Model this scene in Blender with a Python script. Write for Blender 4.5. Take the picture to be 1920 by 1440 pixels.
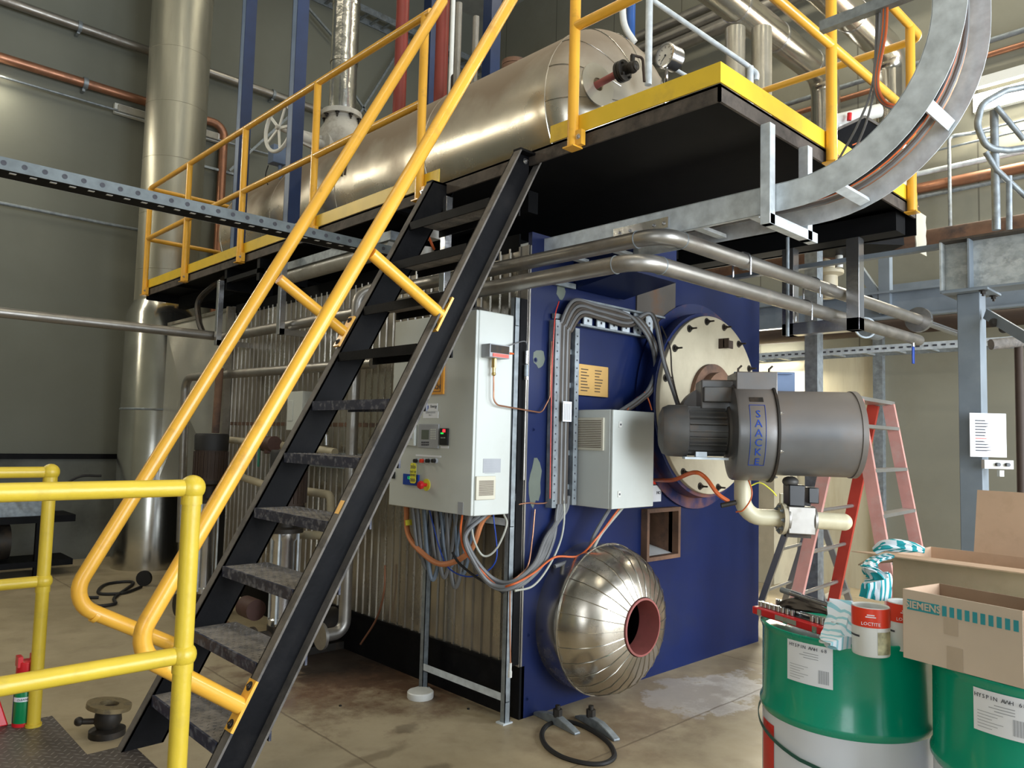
import bpy, math, random
from mathutils import Vector, Matrix
random.seed(4)
SC=bpy.context.scene
for o in list(bpy.data.objects): bpy.data.objects.remove(o)
COL=SC.collection
PI=math.pi
# ---------------------------------------------------------------- camera
FPX=1430.0
RIGHT=Vector((0.72307,-0.69029,0.02567)); 
dX=Vector((2465-960,860-720,FPX)).normalized()
dY=Vector((-420-960,785-720,FPX)); dY=(dY-dX*dY.dot(dX)).normalized()
dZ=dX.cross(dY)
ROWR=Vector((dX.x,dY.x,dZ.x)); ROWD=Vector((dX.y,dY.y,dZ.y)); ROWF=Vector((dX.z,dY.z,dZ.z))
def ray(x,y): return ROWR*((x-960)/FPX)+ROWD*((y-720)/FPX)+ROWF
_r=ray(976,1349)
CAM=_r*(1.55/_r.z)
cd=bpy.data.cameras.new('camera'); co=bpy.data.objects.new('camera',cd); COL.objects.link(co)
cd.sensor_width=36; cd.lens=36*FPX/1920; cd.clip_end=100; cd.clip_start=.05
m=Matrix((ROWR,-ROWD,-ROWF)).transposed().to_4x4(); m.translation=CAM
co.matrix_world=m; SC.camera=co
def P(x,y,X=None,Y=None,Z=None):
    r=ray(x,y)
    if X is not None: t=(X-CAM.x)/r.x
    elif Y is not None: t=(Y-CAM.y)/r.y
    else: t=(Z-CAM.z)/r.z
    return CAM+r*t
def D(x,y,d): return CAM+ray(x,y)*d
# ---------------------------------------------------------------- world, exposure, lights
SC.view_settings.view_transform='Standard'; SC.view_settings.look='None'; SC.view_settings.gamma=1
SC.view_settings.use_curve_mapping=False
SC.view_settings.exposure=0.15
w=bpy.data.worlds.new('world'); SC.world=w; w.use_nodes=True
bg=w.node_tree.nodes['Background']; bg.inputs[0].default_value=(.75,.87,1,1); bg.inputs[1].default_value=1.6
def area(name,loc,target,sx,sy,power,col):
    l=bpy.data.lights.new(name,'AREA'); l.shape='RECTANGLE'; l.size=sx; l.size_y=sy; l.energy=power; l.color=col
    o=bpy.data.objects.new(name,l); COL.objects.link(o); o.location=loc
    d=Vector(target)-Vector(loc); o.rotation_euler=d.to_track_quat('-Z','Y').to_euler(); return o
area('door_daylight',(.6,-9.3,2.6),(0,0,1.3),6,4.6,900,(.84,.92,1))
area('left_fill',(-7.3,-4.5,2.4),(0,0,1.2),3,3.6,150,(.85,.92,1))  # added fill from the left, no door in that wall
area('drum_fill',(5.3,-6.0,2.9),(-.3,-2.1,.9),3,2.4,330,(.90,.95,1))  # added fill to brighten the drums and boxes, no window there
area('roof_light',(-1.5,-2.5,8.6),(-1.5,-2.5,0),.3,9,130,(1,.93,.74))
area('roof_light',(3.9,-1.5,8.2),(3.9,-1.5,0),.25,7,110,(1,.93,.74))
area('roof_light',(1.8,2.5,8.3),(1.8,2.5,0),.25,6,60,(1,.93,.74))
area('roof_light',(-4.5,2.5,8.6),(-4.5,2.5,0),.3,7,60,(1,.93,.74))
for _x in (-3.2,-5.2,-7.0): area('wall_strip_light',(_x,6.5,5.2),(_x,0,3.2),1.3,.35,38,(1,.94,.78))
# ---------------------------------------------------------------- materials
def mat(name,col,rough=.5,metal=0,var=.12,scale=6,dirt=None,damt=.0,dscale=3,bump=0,bscale=40,stretch=(1,1,1),emit=0,spec=.5,dlo=.5,dhi=.7,coat=0):
    m=bpy.data.materials.new(name); m.use_nodes=True; nt=m.node_tree; N=nt.nodes; L=nt.links
    b=N['Principled BSDF']; b.inputs['Metallic'].default_value=metal; b.inputs['Roughness'].default_value=rough
    b.inputs['Specular IOR Level'].default_value=spec
    if coat: b.inputs['Coat Weight'].default_value=coat; b.inputs['Coat Roughness'].default_value=.12
    tc=N.new('ShaderNodeTexCoord'); mp=N.new('ShaderNodeMapping'); mp.inputs['Scale'].default_value=stretch
    L.new(tc.outputs['Object'],mp.inputs[0])
    n=N.new('ShaderNodeTexNoise'); n.inputs['Scale'].default_value=scale; n.inputs['Detail'].default_value=5
    L.new(mp.outputs[0],n.inputs['Vector'])
    mx=N.new('ShaderNodeMix'); mx.data_type='RGBA'
    c=Vector(col)
    mx.inputs['A'].default_value=(*(c*(1-var)),1); mx.inputs['B'].default_value=(*[min(1,v*(1+var)) for v in c],1)
    mr=N.new('ShaderNodeMapRange'); mr.inputs[1].default_value=.3; mr.inputs[2].default_value=.7
    L.new(n.outputs[0],mr.inputs[0]); L.new(mr.outputs[0],mx.inputs['Factor'])
    out=mx.outputs['Result']
    if dirt:
        n2=N.new('ShaderNodeTexNoise'); n2.inputs['Scale'].default_value=dscale; n2.inputs['Detail'].default_value=7; n2.inputs['Roughness'].default_value=.65
        L.new(mp.outputs[0],n2.inputs['Vector'])
        m2=N.new('ShaderNodeMapRange'); m2.inputs[1].default_value=dlo; m2.inputs[2].default_value=dhi; m2.inputs[4].default_value=damt
        L.new(n2.outputs[0],m2.inputs[0])
        x2=N.new('ShaderNodeMix'); x2.data_type='RGBA'; x2.inputs['B'].default_value=(*dirt,1)
        L.new(m2.outputs[0],x2.inputs['Factor']); L.new(out,x2.inputs['A']); out=x2.outputs['Result']
        r2=N.new('ShaderNodeMapRange'); r2.inputs[3].default_value=rough; r2.inputs[4].default_value=min(1,rough+.35)
        L.new(m2.outputs[0],r2.inputs[0]); L.new(r2.outputs[0],b.inputs['Roughness'])
        if metal>.3:
            r3=N.new('ShaderNodeMapRange'); r3.inputs[3].default_value=metal; r3.inputs[4].default_value=metal*.35
            L.new(m2.outputs[0],r3.inputs[0]); L.new(r3.outputs[0],b.inputs['Metallic'])
    L.new(out,b.inputs['Base Color'])
    if bump:
        n3=N.new('ShaderNodeTexNoise'); n3.inputs['Scale'].default_value=bscale; n3.inputs['Detail'].default_value=3
        L.new(mp.outputs[0],n3.inputs['Vector'])
        bp=N.new('ShaderNodeBump'); bp.inputs['Strength'].default_value=bump; bp.inputs['Distance'].default_value=.02
        L.new(n3.outputs[0],bp.inputs['Height']); L.new(bp.outputs[0],b.inputs['Normal'])
    if emit:
        b.inputs['Emission Color'].default_value=(*col,1); b.inputs['Emission Strength'].default_value=emit
    m['col']=out.node.name
    return m
M={}
def mk(k,*a,**kw): M[k]=mat(k,*a,**kw)
mk('orange_yellow',(.84,.43,.045),.32,var=.06,dirt=(.35,.16,.03),damt=.55,dscale=9,dlo=.58,dhi=.75,coat=.3)
mk('lemon_yellow',(.62,.44,.035),.36,var=.07,dirt=(.25,.17,.04),damt=.5,dscale=7,dlo=.55,dhi=.78,bump=.06,bscale=50)
mk('toe_yellow',(.78,.52,.03),.42,var=.06,dirt=(.35,.22,.05),damt=.5,dscale=5,dlo=.55,dhi=.8)
mk('black_steel',(.0045,.0045,.0055),.55,spec=.12,var=.3,dirt=(.035,.032,.03),damt=.35,dscale=5,dlo=.5,dhi=.8,bump=.05,bscale=60)
mk('black_deck',(.003,.003,.0035),.8,var=.3,spec=.2)
mk('dusty_flange',(.13,.115,.10),.7,var=.25,scale=14,dirt=(.03,.03,.035),damt=.7,dscale=9,bump=.1)
mk('deck_edge',(.075,.058,.045),.7,var=.3,scale=12,dirt=(.015,.013,.012),damt=.8,dscale=5,bump=.1)
mk('boiler_blue',(.005,.0135,.072),.42,spec=.3,var=.14,scale=2,dirt=(.02,.022,.035),damt=.5,dscale=1.6,dlo=.52,dhi=.8)
mk('column_blue',(.008,.025,.085),.4,var=.15)
mk('grey_blue',(.16,.22,.34),.5)
mk('cladding',(.55,.51,.42),.28,.75,var=.14,scale=3,dirt=(.22,.15,.08),damt=.6,dscale=2.2,dlo=.5,dhi=.78,bump=.05,bscale=4)
mk('corrugated',(.44,.40,.33),.26,.85,var=.15,scale=2,stretch=(1.6,1.6,.5),dirt=(.08,.05,.03),damt=.8,dscale=1.6,dlo=.44,dhi=.75)
mk('stack_steel',(.42,.40,.32),.38,.75,var=.12,scale=3,stretch=(3,3,.4),dirt=(.22,.18,.12),damt=.5,dscale=3,dlo=.5,dhi=.8)
mk('bright_clad',(.62,.60,.54),.2,.97,var=.12,scale=3,bump=.10,bscale=3)
mk('crinkled_foil',(.68,.66,.60),.22,.97,var=.12,bump=.35,bscale=9)
mk('stainless',(.33,.31,.28),.38,.8,var=.12,scale=8,dirt=(.2,.16,.12),damt=.5,dscale=6)
mk('polished',(.62,.62,.63),.22,.95,var=.1,bump=.03)
mk('galv',(.62,.67,.70),.42,.15,var=.2,scale=18,dirt=(.62,.66,.7),damt=.5,dscale=10,bump=.03)
mk('galv_old',(.27,.30,.32),.5,.5,var=.25,scale=22,dirt=(.16,.15,.13),damt=.6,dscale=6)
mk('grey_paint',(.20,.235,.27),.5,var=.1,dirt=(.4,.42,.42),damt=.3,dscale=4,dlo=.55,dhi=.8)
mk('i_beam_zinc',(.42,.45,.45),.45,.3,var=.25,scale=5,dirt=(.6,.62,.6),damt=.8,dscale=8,stretch=(1,2,3),dlo=.45,dhi=.6)
mk('rusty_plate',(.26,.13,.06),.75,var=.3,dirt=(.07,.04,.03),damt=.8,dscale=6,bump=.2)
mk('soot_rust',(.16,.085,.05),.8,var=.3,dirt=(.04,.035,.035),damt=.9,dscale=4,bump=.1)
mk('cream_plate',(.50,.44,.31),.55,var=.08,scale=3,dirt=(.30,.24,.16),damt=.6,dscale=2.5,dlo=.45,dhi=.75)
mk('cream_pipe',(.62,.56,.38),.38,var=.06,dirt=(.4,.3,.16),damt=.5,dscale=5,dlo=.5,dhi=.8)
mk('cabinet_grey',(.58,.60,.56),.42,var=.04,scale=2,dirt=(.40,.39,.33),damt=.5,dscale=2,dlo=.5,dhi=.85)
mk('vent_cream',(.62,.58,.46),.5,var=.05)
mk('vent_slot',(.12,.08,.05),.8)
mk('burner_grey',(.17,.17,.17),.30,.4,var=.15,scale=4,dirt=(.18,.13,.09),damt=.75,dscale=3,dlo=.45,dhi=.75)
mk('motor_grey',(.10,.095,.088),.5,.3,var=.2,dirt=(.15,.11,.08),damt=.7,dscale=8)
mk('black_plastic',(.012,.012,.013),.35)
mk('black_rubber',(.012,.011,.011),.6)
mk('dark_iron',(.035,.03,.025),.55,.5,dirt=(.1,.06,.03),damt=.6,dscale=10)
mk('brown_dark',(.05,.03,.02),.7)
mk('red_oxide',(.32,.09,.08),.6,dirt=(.2,.08,.06),damt=.6,dscale=8)
mk('copper',(.42,.20,.12),.38,.75,var=.15,dirt=(.16,.09,.06),damt=.7,dscale=4)
mk('red_pipe',(.22,.03,.02),.45)
mk('white_paint',(.72,.72,.68),.45,var=.04,dirt=(.5,.45,.36),damt=.4,dscale=6)
mk('grey_valve',(.50,.48,.43),.55,dirt=(.25,.2,.15),damt=.6,dscale=9)
mk('paper',(.82,.83,.86),.6,var=.02)
mk('ink',(.05,.05,.06),.7)
mk('grey_ink',(.35,.36,.38),.7)
mk('orange_sign',(.78,.33,.03),.55,var=.04)
mk('brass_plate',(.55,.33,.10),.45,.3,var=.1)
mk('brass',(.55,.38,.14),.3,.9)
mk('red_plastic',(.60,.015,.02),.32)
mk('red_lamp',(.75,.05,.02),.3)
mk('yellow_tag',(.78,.72,.05),.5)
mk('blue_plastic',(.01,.05,.32),.35)
mk('lcd',(.13,.15,.12),.3)
mk('grey_panel',(.36,.37,.39),.45)
mk('led_red',(.9,.02,.03),.4,emit=2.5)
mk('led_green',(.02,.6,.08),.4,emit=1.2)
mk('orange_cable',(.62,.12,.025),.45,var=.1)
mk('hose_orange',(.55,.20,.08),.5)
mk('grey_cable',(.16,.16,.16),.5,var=.15)
mk('blue_grey_cable',(.15,.19,.24),.5)
mk('light_cable',(.42,.42,.36),.45)
mk('dusty_cable',(.07,.055,.042),.7,var=.3)
mk('lagging_white',(.62,.62,.60),.6)
mk('drum_green',(.0,.31,.18),.22,var=.05,coat=.5,dirt=(.02,.26,.17),damt=.25,dscale=5)
mk('drum_white',(.72,.74,.78),.25,coat=.4,var=.03)
mk('drum_red',(.68,.03,.02),.3)
mk('cardboard',(.58,.40,.27),.75,var=.05,scale=9,dirt=(.44,.30,.19),damt=.4,dscale=12)
mk('cardboard_light',(.60,.49,.38),.75,var=.04,scale=9)
mk('cardboard_shaded',(.30,.21,.14),.8)  # darker copy of the cardboard, shade painted into inner and flap faces
mk('tape',(.50,.40,.30),.4)
mk('teal_print',(.03,.30,.34),.6)
mk('pink_fibreglass',(.60,.29,.25),.5,var=.12,dirt=(.55,.42,.38),damt=.5,dscale=9)
mk('red_fibreglass',(.50,.05,.03),.42,var=.12)
mk('aluminium',(.46,.45,.43),.36,.8,var=.1)
mk('oily_plate',(.10,.085,.075),.42,.5,var=.3,scale=3,dirt=(.05,.04,.035),damt=.8,dscale=2)
mk('tread_dust',(.21,.19,.17),.8,var=.3,scale=14,dirt=(.07,.075,.09),damt=.8,dscale=12,bump=.25,bscale=60)
mk('can_green',(.0,.20,.06),.3)
mk('fluoro',(1,.97,.86),.4,emit=22)
mk('smooth_clad',(.62,.58,.50),.2,.95,var=.1,scale=3,bump=.02,bscale=6)
mk('duct_clad',(.66,.64,.58),.28,.75,var=.08,scale=2,dirt=(.45,.40,.3),damt=.4,dscale=2)
mk('dark_red_valve',(.07,.03,.022),.6,dirt=(.05,.03,.02),damt=.7,dscale=10)
mk('cavity_shade',(.004,.004,.005),.9,spec=.1)  # near-black colour paints in the shade inside the dome hole
mk('dull_lens',(.32,.30,.25),.35,dirt=(.16,.13,.1),damt=.5,dscale=5)
mk('trim_steel',(.45,.42,.36),.3,.9,dirt=(.2,.14,.08),damt=.7,dscale=4)
# walls: painted panels
def wallmat(name,col,v,dirt,damt,panel,seam):
    m=mat(name,col,.75,var=v,scale=.8,dirt=dirt,damt=damt,dscale=.7,dlo=.45,dhi=.8,bump=.04,bscale=20)
    nt=m.node_tree;N=nt.nodes;L=nt.links;b=N['Principled BSDF']
    src=b.inputs['Base Color'].links[0].from_socket
    tc=N['Texture Coordinate'] if 'Texture Coordinate' in N else [n for n in N if n.bl_idname=='ShaderNodeTexCoord'][0]
    sx=N.new('ShaderNodeSeparateXYZ'); L.new(tc.outputs['Object'],sx.inputs[0])
    ad=N.new('ShaderNodeMath'); L.new(sx.outputs[0],ad.inputs[0]); L.new(sx.outputs[1],ad.inputs[1])
    pp=N.new('ShaderNodeMath'); pp.operation='PINGPONG'; L.new(ad.outputs[0],pp.inputs[0]); pp.inputs[1].default_value=panel/2
    lt=N.new('ShaderNodeMath'); lt.operation='LESS_THAN'; L.new(pp.outputs[0],lt.inputs[0]); lt.inputs[1].default_value=.008
    mx=N.new('ShaderNodeMix'); mx.data_type='RGBA'; L.new(lt.outputs[0],mx.inputs['Factor']); L.new(src,mx.inputs['A']); mx.inputs['B'].default_value=(*seam,1)
    L.new(mx.outputs['Result'],b.inputs['Base Color']); return m
mk('zinc_dull',(.115,.135,.138),.5,.1,var=.2,scale=20)
M['wall']=wallmat('wall_paint',(.165,.168,.135),.06,(.13,.13,.10),.5,2.4,(.10,.10,.085))
M['wall_r']=wallmat('wall_paint_warm',(.25,.24,.185),.07,(.17,.15,.10),.6,1.2,(.13,.12,.09))
M['ceil']=mat('ceiling_sheet',(.30,.30,.27),.6)
def floormat():
    m=bpy.data.materials.new('concrete_floor'); m.use_nodes=True; nt=m.node_tree;N=nt.nodes;L=nt.links;b=N['Principled BSDF']
    tc=N.new('ShaderNodeTexCoord')
    def noise(s,d=6,r=.6):
        n=N.new('ShaderNodeTexNoise'); n.inputs['Scale'].default_value=s; n.inputs['Detail'].default_value=d; n.inputs['Roughness'].default_value=r
        L.new(tc.outputs['Object'],n.inputs['Vector']); return n.outputs[0]
    def mix(f,a,bb):
        x=N.new('ShaderNodeMix'); x.data_type='RGBA'
        if isinstance(f,float): x.inputs['Factor'].default_value=f
        else: L.new(f,x.inputs['Factor'])
        for k,v in (('A',a),('B',bb)):
            if isinstance(v,tuple): x.inputs[k].default_value=(*v,1)
            else: L.new(v,x.inputs[k])
        return x.outputs['Result']
    def rng(s,a,bb,c=0,d=1):
        r=N.new('ShaderNodeMapRange'); L.new(s,r.inputs[0]); r.inputs[1].default_value=a; r.inputs[2].default_value=bb; r.inputs[3].default_value=c; r.inputs[4].default_value=d; return r.outputs[0]
    def math_(op,a,bb):
        x=N.new('ShaderNodeMath'); x.operation=op
        for i,v in enumerate((a,bb)):
            if isinstance(v,(int,float)): x.inputs[i].default_value=v
            else: L.new(v,x.inputs[i])
        return x.outputs[0]
    c=mix(rng(noise(1.1),.35,.65),(.31,.25,.155),(.42,.345,.225))
    c=mix(rng(noise(5),.5,.75,0,.5),c,(.22,.165,.10))
    nz=noise(4,8,.7)
    def blob(cx,cy,rx,ry,col,amt,soft=.5):
        nonlocal c
        mp=N.new('ShaderNodeMapping'); mp.vector_type='POINT'; L.new(tc.outputs['Object'],mp.inputs[0])
        mp.inputs['Scale'].default_value=(1/rx,1/ry,0); mp.inputs['Location'].default_value=(-cx/rx,-cy/ry,0)
        ln=N.new('ShaderNodeVectorMath'); ln.operation='LENGTH'; L.new(mp.outputs[0],ln.inputs[0])
        d=math_('ADD',ln.outputs['Value'],math_('MULTIPLY',math_('SUBTRACT',nz,.5),2.6))
        c=mix(rng(d,1.0,1.0-soft,0,amt),c,col)
    blob(-.05,1.3,1.1,1.1,(.12,.06,.033),.9,.6)
    blob(-.15,1.6,.6,.85,(.02,.014,.011),.95,.4)
    blob(.0,.75,.4,.5,(.17,.09,.05),.5,.8)
    blob(-.55,1.1,.7,.35,(.22,.12,.07),.45,.9)
    blob(1.22,-.42,.55,.30,(.70,.68,.64),.9,.2)
    blob(1.0,-.35,1.1,.5,(.18,.12,.07),.55,.7)
    blob(.2,-.45,.6,.5,(.17,.11,.06),.55,.8)
    blob(-.75,-.2,.09,.07,(.13,.10,.06),.7,.4)
    blob(-.55,.3,.08,.07,(.14,.11,.07),.6,.4)
    blob(-.9,.1,.25,.05,(.16,.12,.07),.6,.5)
    sx=N.new('ShaderNodeSeparateXYZ'); L.new(tc.outputs['Object'],sx.inputs[0])
    wob=math_('MULTIPLY',math_('SUBTRACT',nz,.5),.03)
    for s,per,off in ((0,3.0,.95),(1,3.0,.6)):
        v=math_('ADD',math_('ADD',sx.outputs[s],100*per+off),wob)
        pp=math_('PINGPONG',v,per/2)
        c=mix(math_('MULTIPLY',math_('LESS_THAN',pp,.006),.6),c,(.12,.085,.05))
    L.new(c,b.inputs['Base Color'])
    L.new(rng(nz,.3,.7,.38,.62),b.inputs['Roughness'])
    bp=N.new('ShaderNodeBump'); bp.inputs['Strength'].default_value=.08; bp.inputs['Distance'].default_value=.02; L.new(nz,bp.inputs['Height']); L.new(bp.outputs[0],b.inputs['Normal'])
    return m
M['floor']=floormat()
def stripes(name,c1,c2,scale,direction,thr=.35):
    m=mat(name,c1,.85); nt=m.node_tree;N=nt.nodes;L=nt.links;b=N['Principled BSDF']
    tc=N.new('ShaderNodeTexCoord'); wv=N.new('ShaderNodeTexWave'); wv.bands_direction=direction; wv.inputs['Scale'].default_value=scale; wv.inputs['Distortion'].default_value=1.2; wv.inputs['Detail'].default_value=1
    L.new(tc.outputs['Object'],wv.inputs['Vector'])
    cr=N.new('ShaderNodeMath'); cr.operation='LESS_THAN'; cr.inputs[1].default_value=thr; L.new(wv.outputs['Fac'],cr.inputs[0])
    mx=N.new('ShaderNodeMix'); mx.data_type='RGBA'; L.new(cr.outputs[0],mx.inputs['Factor']); mx.inputs['A'].default_value=(*c1,1); mx.inputs['B'].default_value=(*c2,1)
    L.new(mx.outputs['Result'],b.inputs['Base Color']); return m
M['rag_teal']=stripes('striped_cotton_teal',(.72,.78,.82),(.01,.30,.33),14,'X',.42)
M['rag_pale']=stripes('striped_cotton_pale',(.72,.78,.84),(.30,.58,.66),13,'X',.28)
def checker(name):     # raised tear-drop pattern of a diamond plate floor
    m=mat(name,(.13,.11,.10),.42,.5,var=.3,scale=3,dirt=(.05,.04,.035),damt=.8,dscale=2)
    nt=m.node_tree;N=nt.nodes;L=nt.links;b=N['Principled BSDF']
    tc=N.new('ShaderNodeTexCoord'); mp=N.new('ShaderNodeMapping'); mp.inputs['Scale'].default_value=(30,30,0); mp.inputs['Rotation'].default_value=(0,0,.78); L.new(tc.outputs['Object'],mp.inputs[0])
    ck=N.new('ShaderNodeTexChecker'); ck.inputs['Scale'].default_value=1; L.new(mp.outputs[0],ck.inputs['Vector'])
    out=None
    for sc,half in (((4,1,0),0),((1,4,0),1)):
        fr=N.new('ShaderNodeVectorMath'); fr.operation='FRACTION'; L.new(mp.outputs[0],fr.inputs[0])
        sb=N.new('ShaderNodeVectorMath'); sb.operation='SUBTRACT'; L.new(fr.outputs[0],sb.inputs[0]); sb.inputs[1].default_value=(.5,.5,0)
        ml=N.new('ShaderNodeVectorMath'); ml.operation='MULTIPLY'; L.new(sb.outputs[0],ml.inputs[0]); ml.inputs[1].default_value=sc
        ln=N.new('ShaderNodeVectorMath'); ln.operation='LENGTH'; L.new(ml.outputs[0],ln.inputs[0])
        r=N.new('ShaderNodeMapRange'); L.new(ln.outputs['Value'],r.inputs[0]); r.inputs[1].default_value=.5; r.inputs[2].default_value=.3
        k=N.new('ShaderNodeMath'); k.operation='MULTIPLY'; L.new(r.outputs[0],k.inputs[0])
        if half: L.new(ck.outputs['Fac'],k.inputs[1])
        else:
            iv=N.new('ShaderNodeMath'); iv.operation='SUBTRACT'; iv.inputs[0].default_value=1; L.new(ck.outputs['Fac'],iv.inputs[1]); L.new(iv.outputs[0],k.inputs[1])
        if out is None: out=k
        else:
            a=N.new('ShaderNodeMath'); L.new(out.outputs[0],a.inputs[0]); L.new(k.outputs[0],a.inputs[1]); out=a
    bp=N.new('ShaderNodeBump'); bp.inputs['Strength'].default_value=1; bp.inputs['Distance'].default_value=.006
    s0=b.inputs['Base Color'].links[0].from_socket; xx=N.new('ShaderNodeMix'); xx.data_type='RGBA'; L.new(out.outputs[0],xx.inputs['Factor']); L.new(s0,xx.inputs['A']); xx.inputs['B'].default_value=(.30,.27,.25,1); L.new(xx.outputs['Result'],b.inputs['Base Color']); L.new(out.outputs[0],bp.inputs['Height']); L.new(bp.outputs[0],b.inputs['Normal'])
    return m
M['checker']=checker('checker_plate')
# ---------------------------------------------------------------- mesh helpers
V=Vector
def frame(z,x=None):
    z=V(z).normalized(); x=V(x) if x is not None else (V((1,0,0)) if abs(z.x)<.9 else V((0,1,0)))
    x=(x-z*x.dot(z)).normalized(); return x,z.cross(x),z
class MB:
    def __init__(s): s.v=[];s.f=[];s.mi=[];s.k=0
    def add(s,vs,fs):
        n=len(s.v); s.v+= [V(a) for a in vs]; s.f+=[tuple(i+n for i in f) for f in fs]; s.mi+=[s.k]*len(fs); return s
    def box(s,x0,x1,y0,y1,z0,z1):
        x0,x1=sorted((x0,x1));y0,y1=sorted((y0,y1));z0,z1=sorted((z0,z1))
        return s.add([(x0,y0,z0),(x1,y0,z0),(x1,y1,z0),(x0,y1,z0),(x0,y0,z1),(x1,y0,z1),(x1,y1,z1),(x0,y1,z1)],[(0,3,2,1),(4,5,6,7),(0,1,5,4),(1,2,6,5),(2,3,7,6),(3,0,4,7)])
    def obox(s,c,ax,ay,az,sx,sy,sz):
        c=V(c); vs=[c+V(ax)*(i*sx/2)+V(ay)*(j*sy/2)+V(az)*(k*sz/2) for k in(-1,1) for j in(-1,1) for i in(-1,1)]
        return s.add(vs,[(0,2,3,1),(4,5,7,6),(0,1,5,4),(1,3,7,5),(3,2,6,7),(2,0,4,6)])
    def bar(s,p,q,w,h,up=(0,0,1)):      # w across, h along up
        p=V(p);q=V(q);d=(q-p).normalized();u=V(up);u=(u-d*u.dot(d)).normalized();a=d.cross(u)
        return s.obox((p+q)/2,d,a,u,(q-p).length,w,h)
    def prism(s,poly,vec):
        poly=[V(p) for p in poly];vec=V(vec);n=len(poly)
        vs=poly+[p+vec for p in poly]
        nrm=V((0,0,0))
        for i in range(n): nrm+=poly[i].cross(poly[(i+1)%n])
        fs=[tuple(range(n)),tuple(range(2*n-1,n-1,-1))]+[(i,i+n,(i+1)%n+n,(i+1)%n) for i in range(n)]
        if nrm.dot(vec)>0: fs=[tuple(reversed(f)) for f in fs]
        return s.add(vs,fs)
    def lathe(s,prof,o,axis=(0,0,1),n=32,closed=False,cap0=True,cap1=True,xref=None,a0=0,a1=2*PI):
        o=V(o);x,y,z=frame(axis,xref); full=abs(a1-a0-2*PI)<1e-6; m=n if full else n+1
        vs=[];
        for r,h in prof:
            for i in range(m):
                a=a0+(a1-a0)*i/n; vs.append(o+x*(r*math.cos(a))+y*(r*math.sin(a))+z*h)
        fs=[];k=len(prof)
        for j in range(k if closed else k-1):
            j2=(j+1)%k
            for i in range(n):
                i2=(i+1)%m if full else i+1
                fs.append((j*m+i,j*m+i2,j2*m+i2,j2*m+i))
        if full and not closed:
            if cap0 and prof[0][0]>1e-5: fs.append(tuple(range(m-1,-1,-1)))
            if cap1 and prof[-1][0]>1e-5: fs.append(tuple((k-1)*m+i for i in range(m)))
        return s.add(vs,fs)
    def cyl(s,p,q,r,n=20,r2=None):
        p=V(p);q=V(q); return s.lathe([(r,0),(r2 if r2 is not None else r,(q-p).length)],p,q-p,n)
    def ringc(s,o,axis,R0,R1,h,n=32): return s.lathe([(R0,0),(R1,0),(R1,h),(R0,h)],o,axis,n,closed=True)
    def tube(s,pts,r,n=10,fil=0,closed=False,cap=True):
        pts=[V(p) for p in pts]
        if fil and len(pts)>2: pts=fillet(pts,fil)
        N=len(pts); tans=[]
        for i in range(N):
            if closed: t=pts[(i+1)%N]-pts[i-1]
            else: t=pts[min(i+1,N-1)]-pts[max(i-1,0)]
            tans.append(t.normalized())
        x,y,_=frame(tans[0]); vs=[]
        for i,(p,t) in enumerate(zip(pts,tans)):
            x=(x-t*x.dot(t)).normalized(); y=t.cross(x)
            rr=r[i] if isinstance(r,(list,tuple)) else r
            vs+=[p+x*(rr*math.cos(2*PI*k/n))+y*(rr*math.sin(2*PI*k/n)) for k in range(n)]
        fs=[(i*n+k,i*n+(k+1)%n,((i+1)%N)*n+(k+1)%n,((i+1)%N)*n+k) for i in range(N if closed else N-1) for k in range(n)]
        if cap and not closed: fs+=[tuple(range(n-1,-1,-1)),tuple((N-1)*n+k for k in range(n))]
        return s.add(vs,fs)
    def sphere(s,c,r,n=20,sq=1):
        return s.lathe([(max(1e-6,r*math.sin(PI*i/12)),-r*sq*math.cos(PI*i/12)) for i in range(13)],c,(0,0,1),n)
    def bolt(s,c,axis,r=.012,h=.01):
        c=V(c);a=V(axis).normalized(); s.lathe([(r*1.6,0),(r*1.6,h*.25)],c,a,14); s.lathe([(r,h*.2),(r,h)],c,a,6); return s.lathe([(r*.5,h),(r*.5,h*1.7)],c,a,10)
    def quad(s,a,b,c,d,t=None):
        if t is None: return s.add([a,b,c,d],[(0,1,2,3)])
        return s.prism([a,b,c,d],t)
def fillet(pts,r,seg=7):
    out=[pts[0]]
    for i in range(1,len(pts)-1):
        p=pts[i];a=(pts[i-1]-p);b=(pts[i+1]-p);la,lb=a.length,b.length
        a.normalize();b.normalize(); ang=a.angle(b)
        if ang>PI-.02: out.append(p); continue
        t=min(r/math.tan(ang/2),la*.49,lb*.49); rr=t*math.tan(ang/2)
        cdir=(a+b).normalized(); c=p+cdir*(rr/math.sin(ang/2)); s0=p+a*t-c; s1=p+b*t-c; tot=s0.angle(s1); ax=s0.cross(s1).normalized()
        for k in range(seg+1): out.append(c+Matrix.Rotation(tot*k/seg,3,ax)@s0)
    out.append(pts[-1]); return out
def spline(pts,k=8):
    pts=[V(p) for p in pts]; q=[pts[0]*2-pts[1]]+pts+[pts[-1]*2-pts[-2]]; out=[]
    for i in range(1,len(q)-2):
        for j in range(k):
            t=j/k;a,b,c,d=q[i-1],q[i],q[i+1],q[i+2]
            out.append(.5*((2*b)+(c-a)*t+(2*a-5*b+4*c-d)*t*t+(3*b-a-3*c+d)*t**3))
    out.append(pts[-1]); return out
ORG={}
def thing(name,label,cat,loc,group=None):
    o=bpy.data.objects.new(name,None); COL.objects.link(o); o.location=loc; o.empty_display_size=.1
    o['label']=label;o['category']=cat
    if group:o['group']=group
    ORG[o.name]=V(loc); return o
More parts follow.
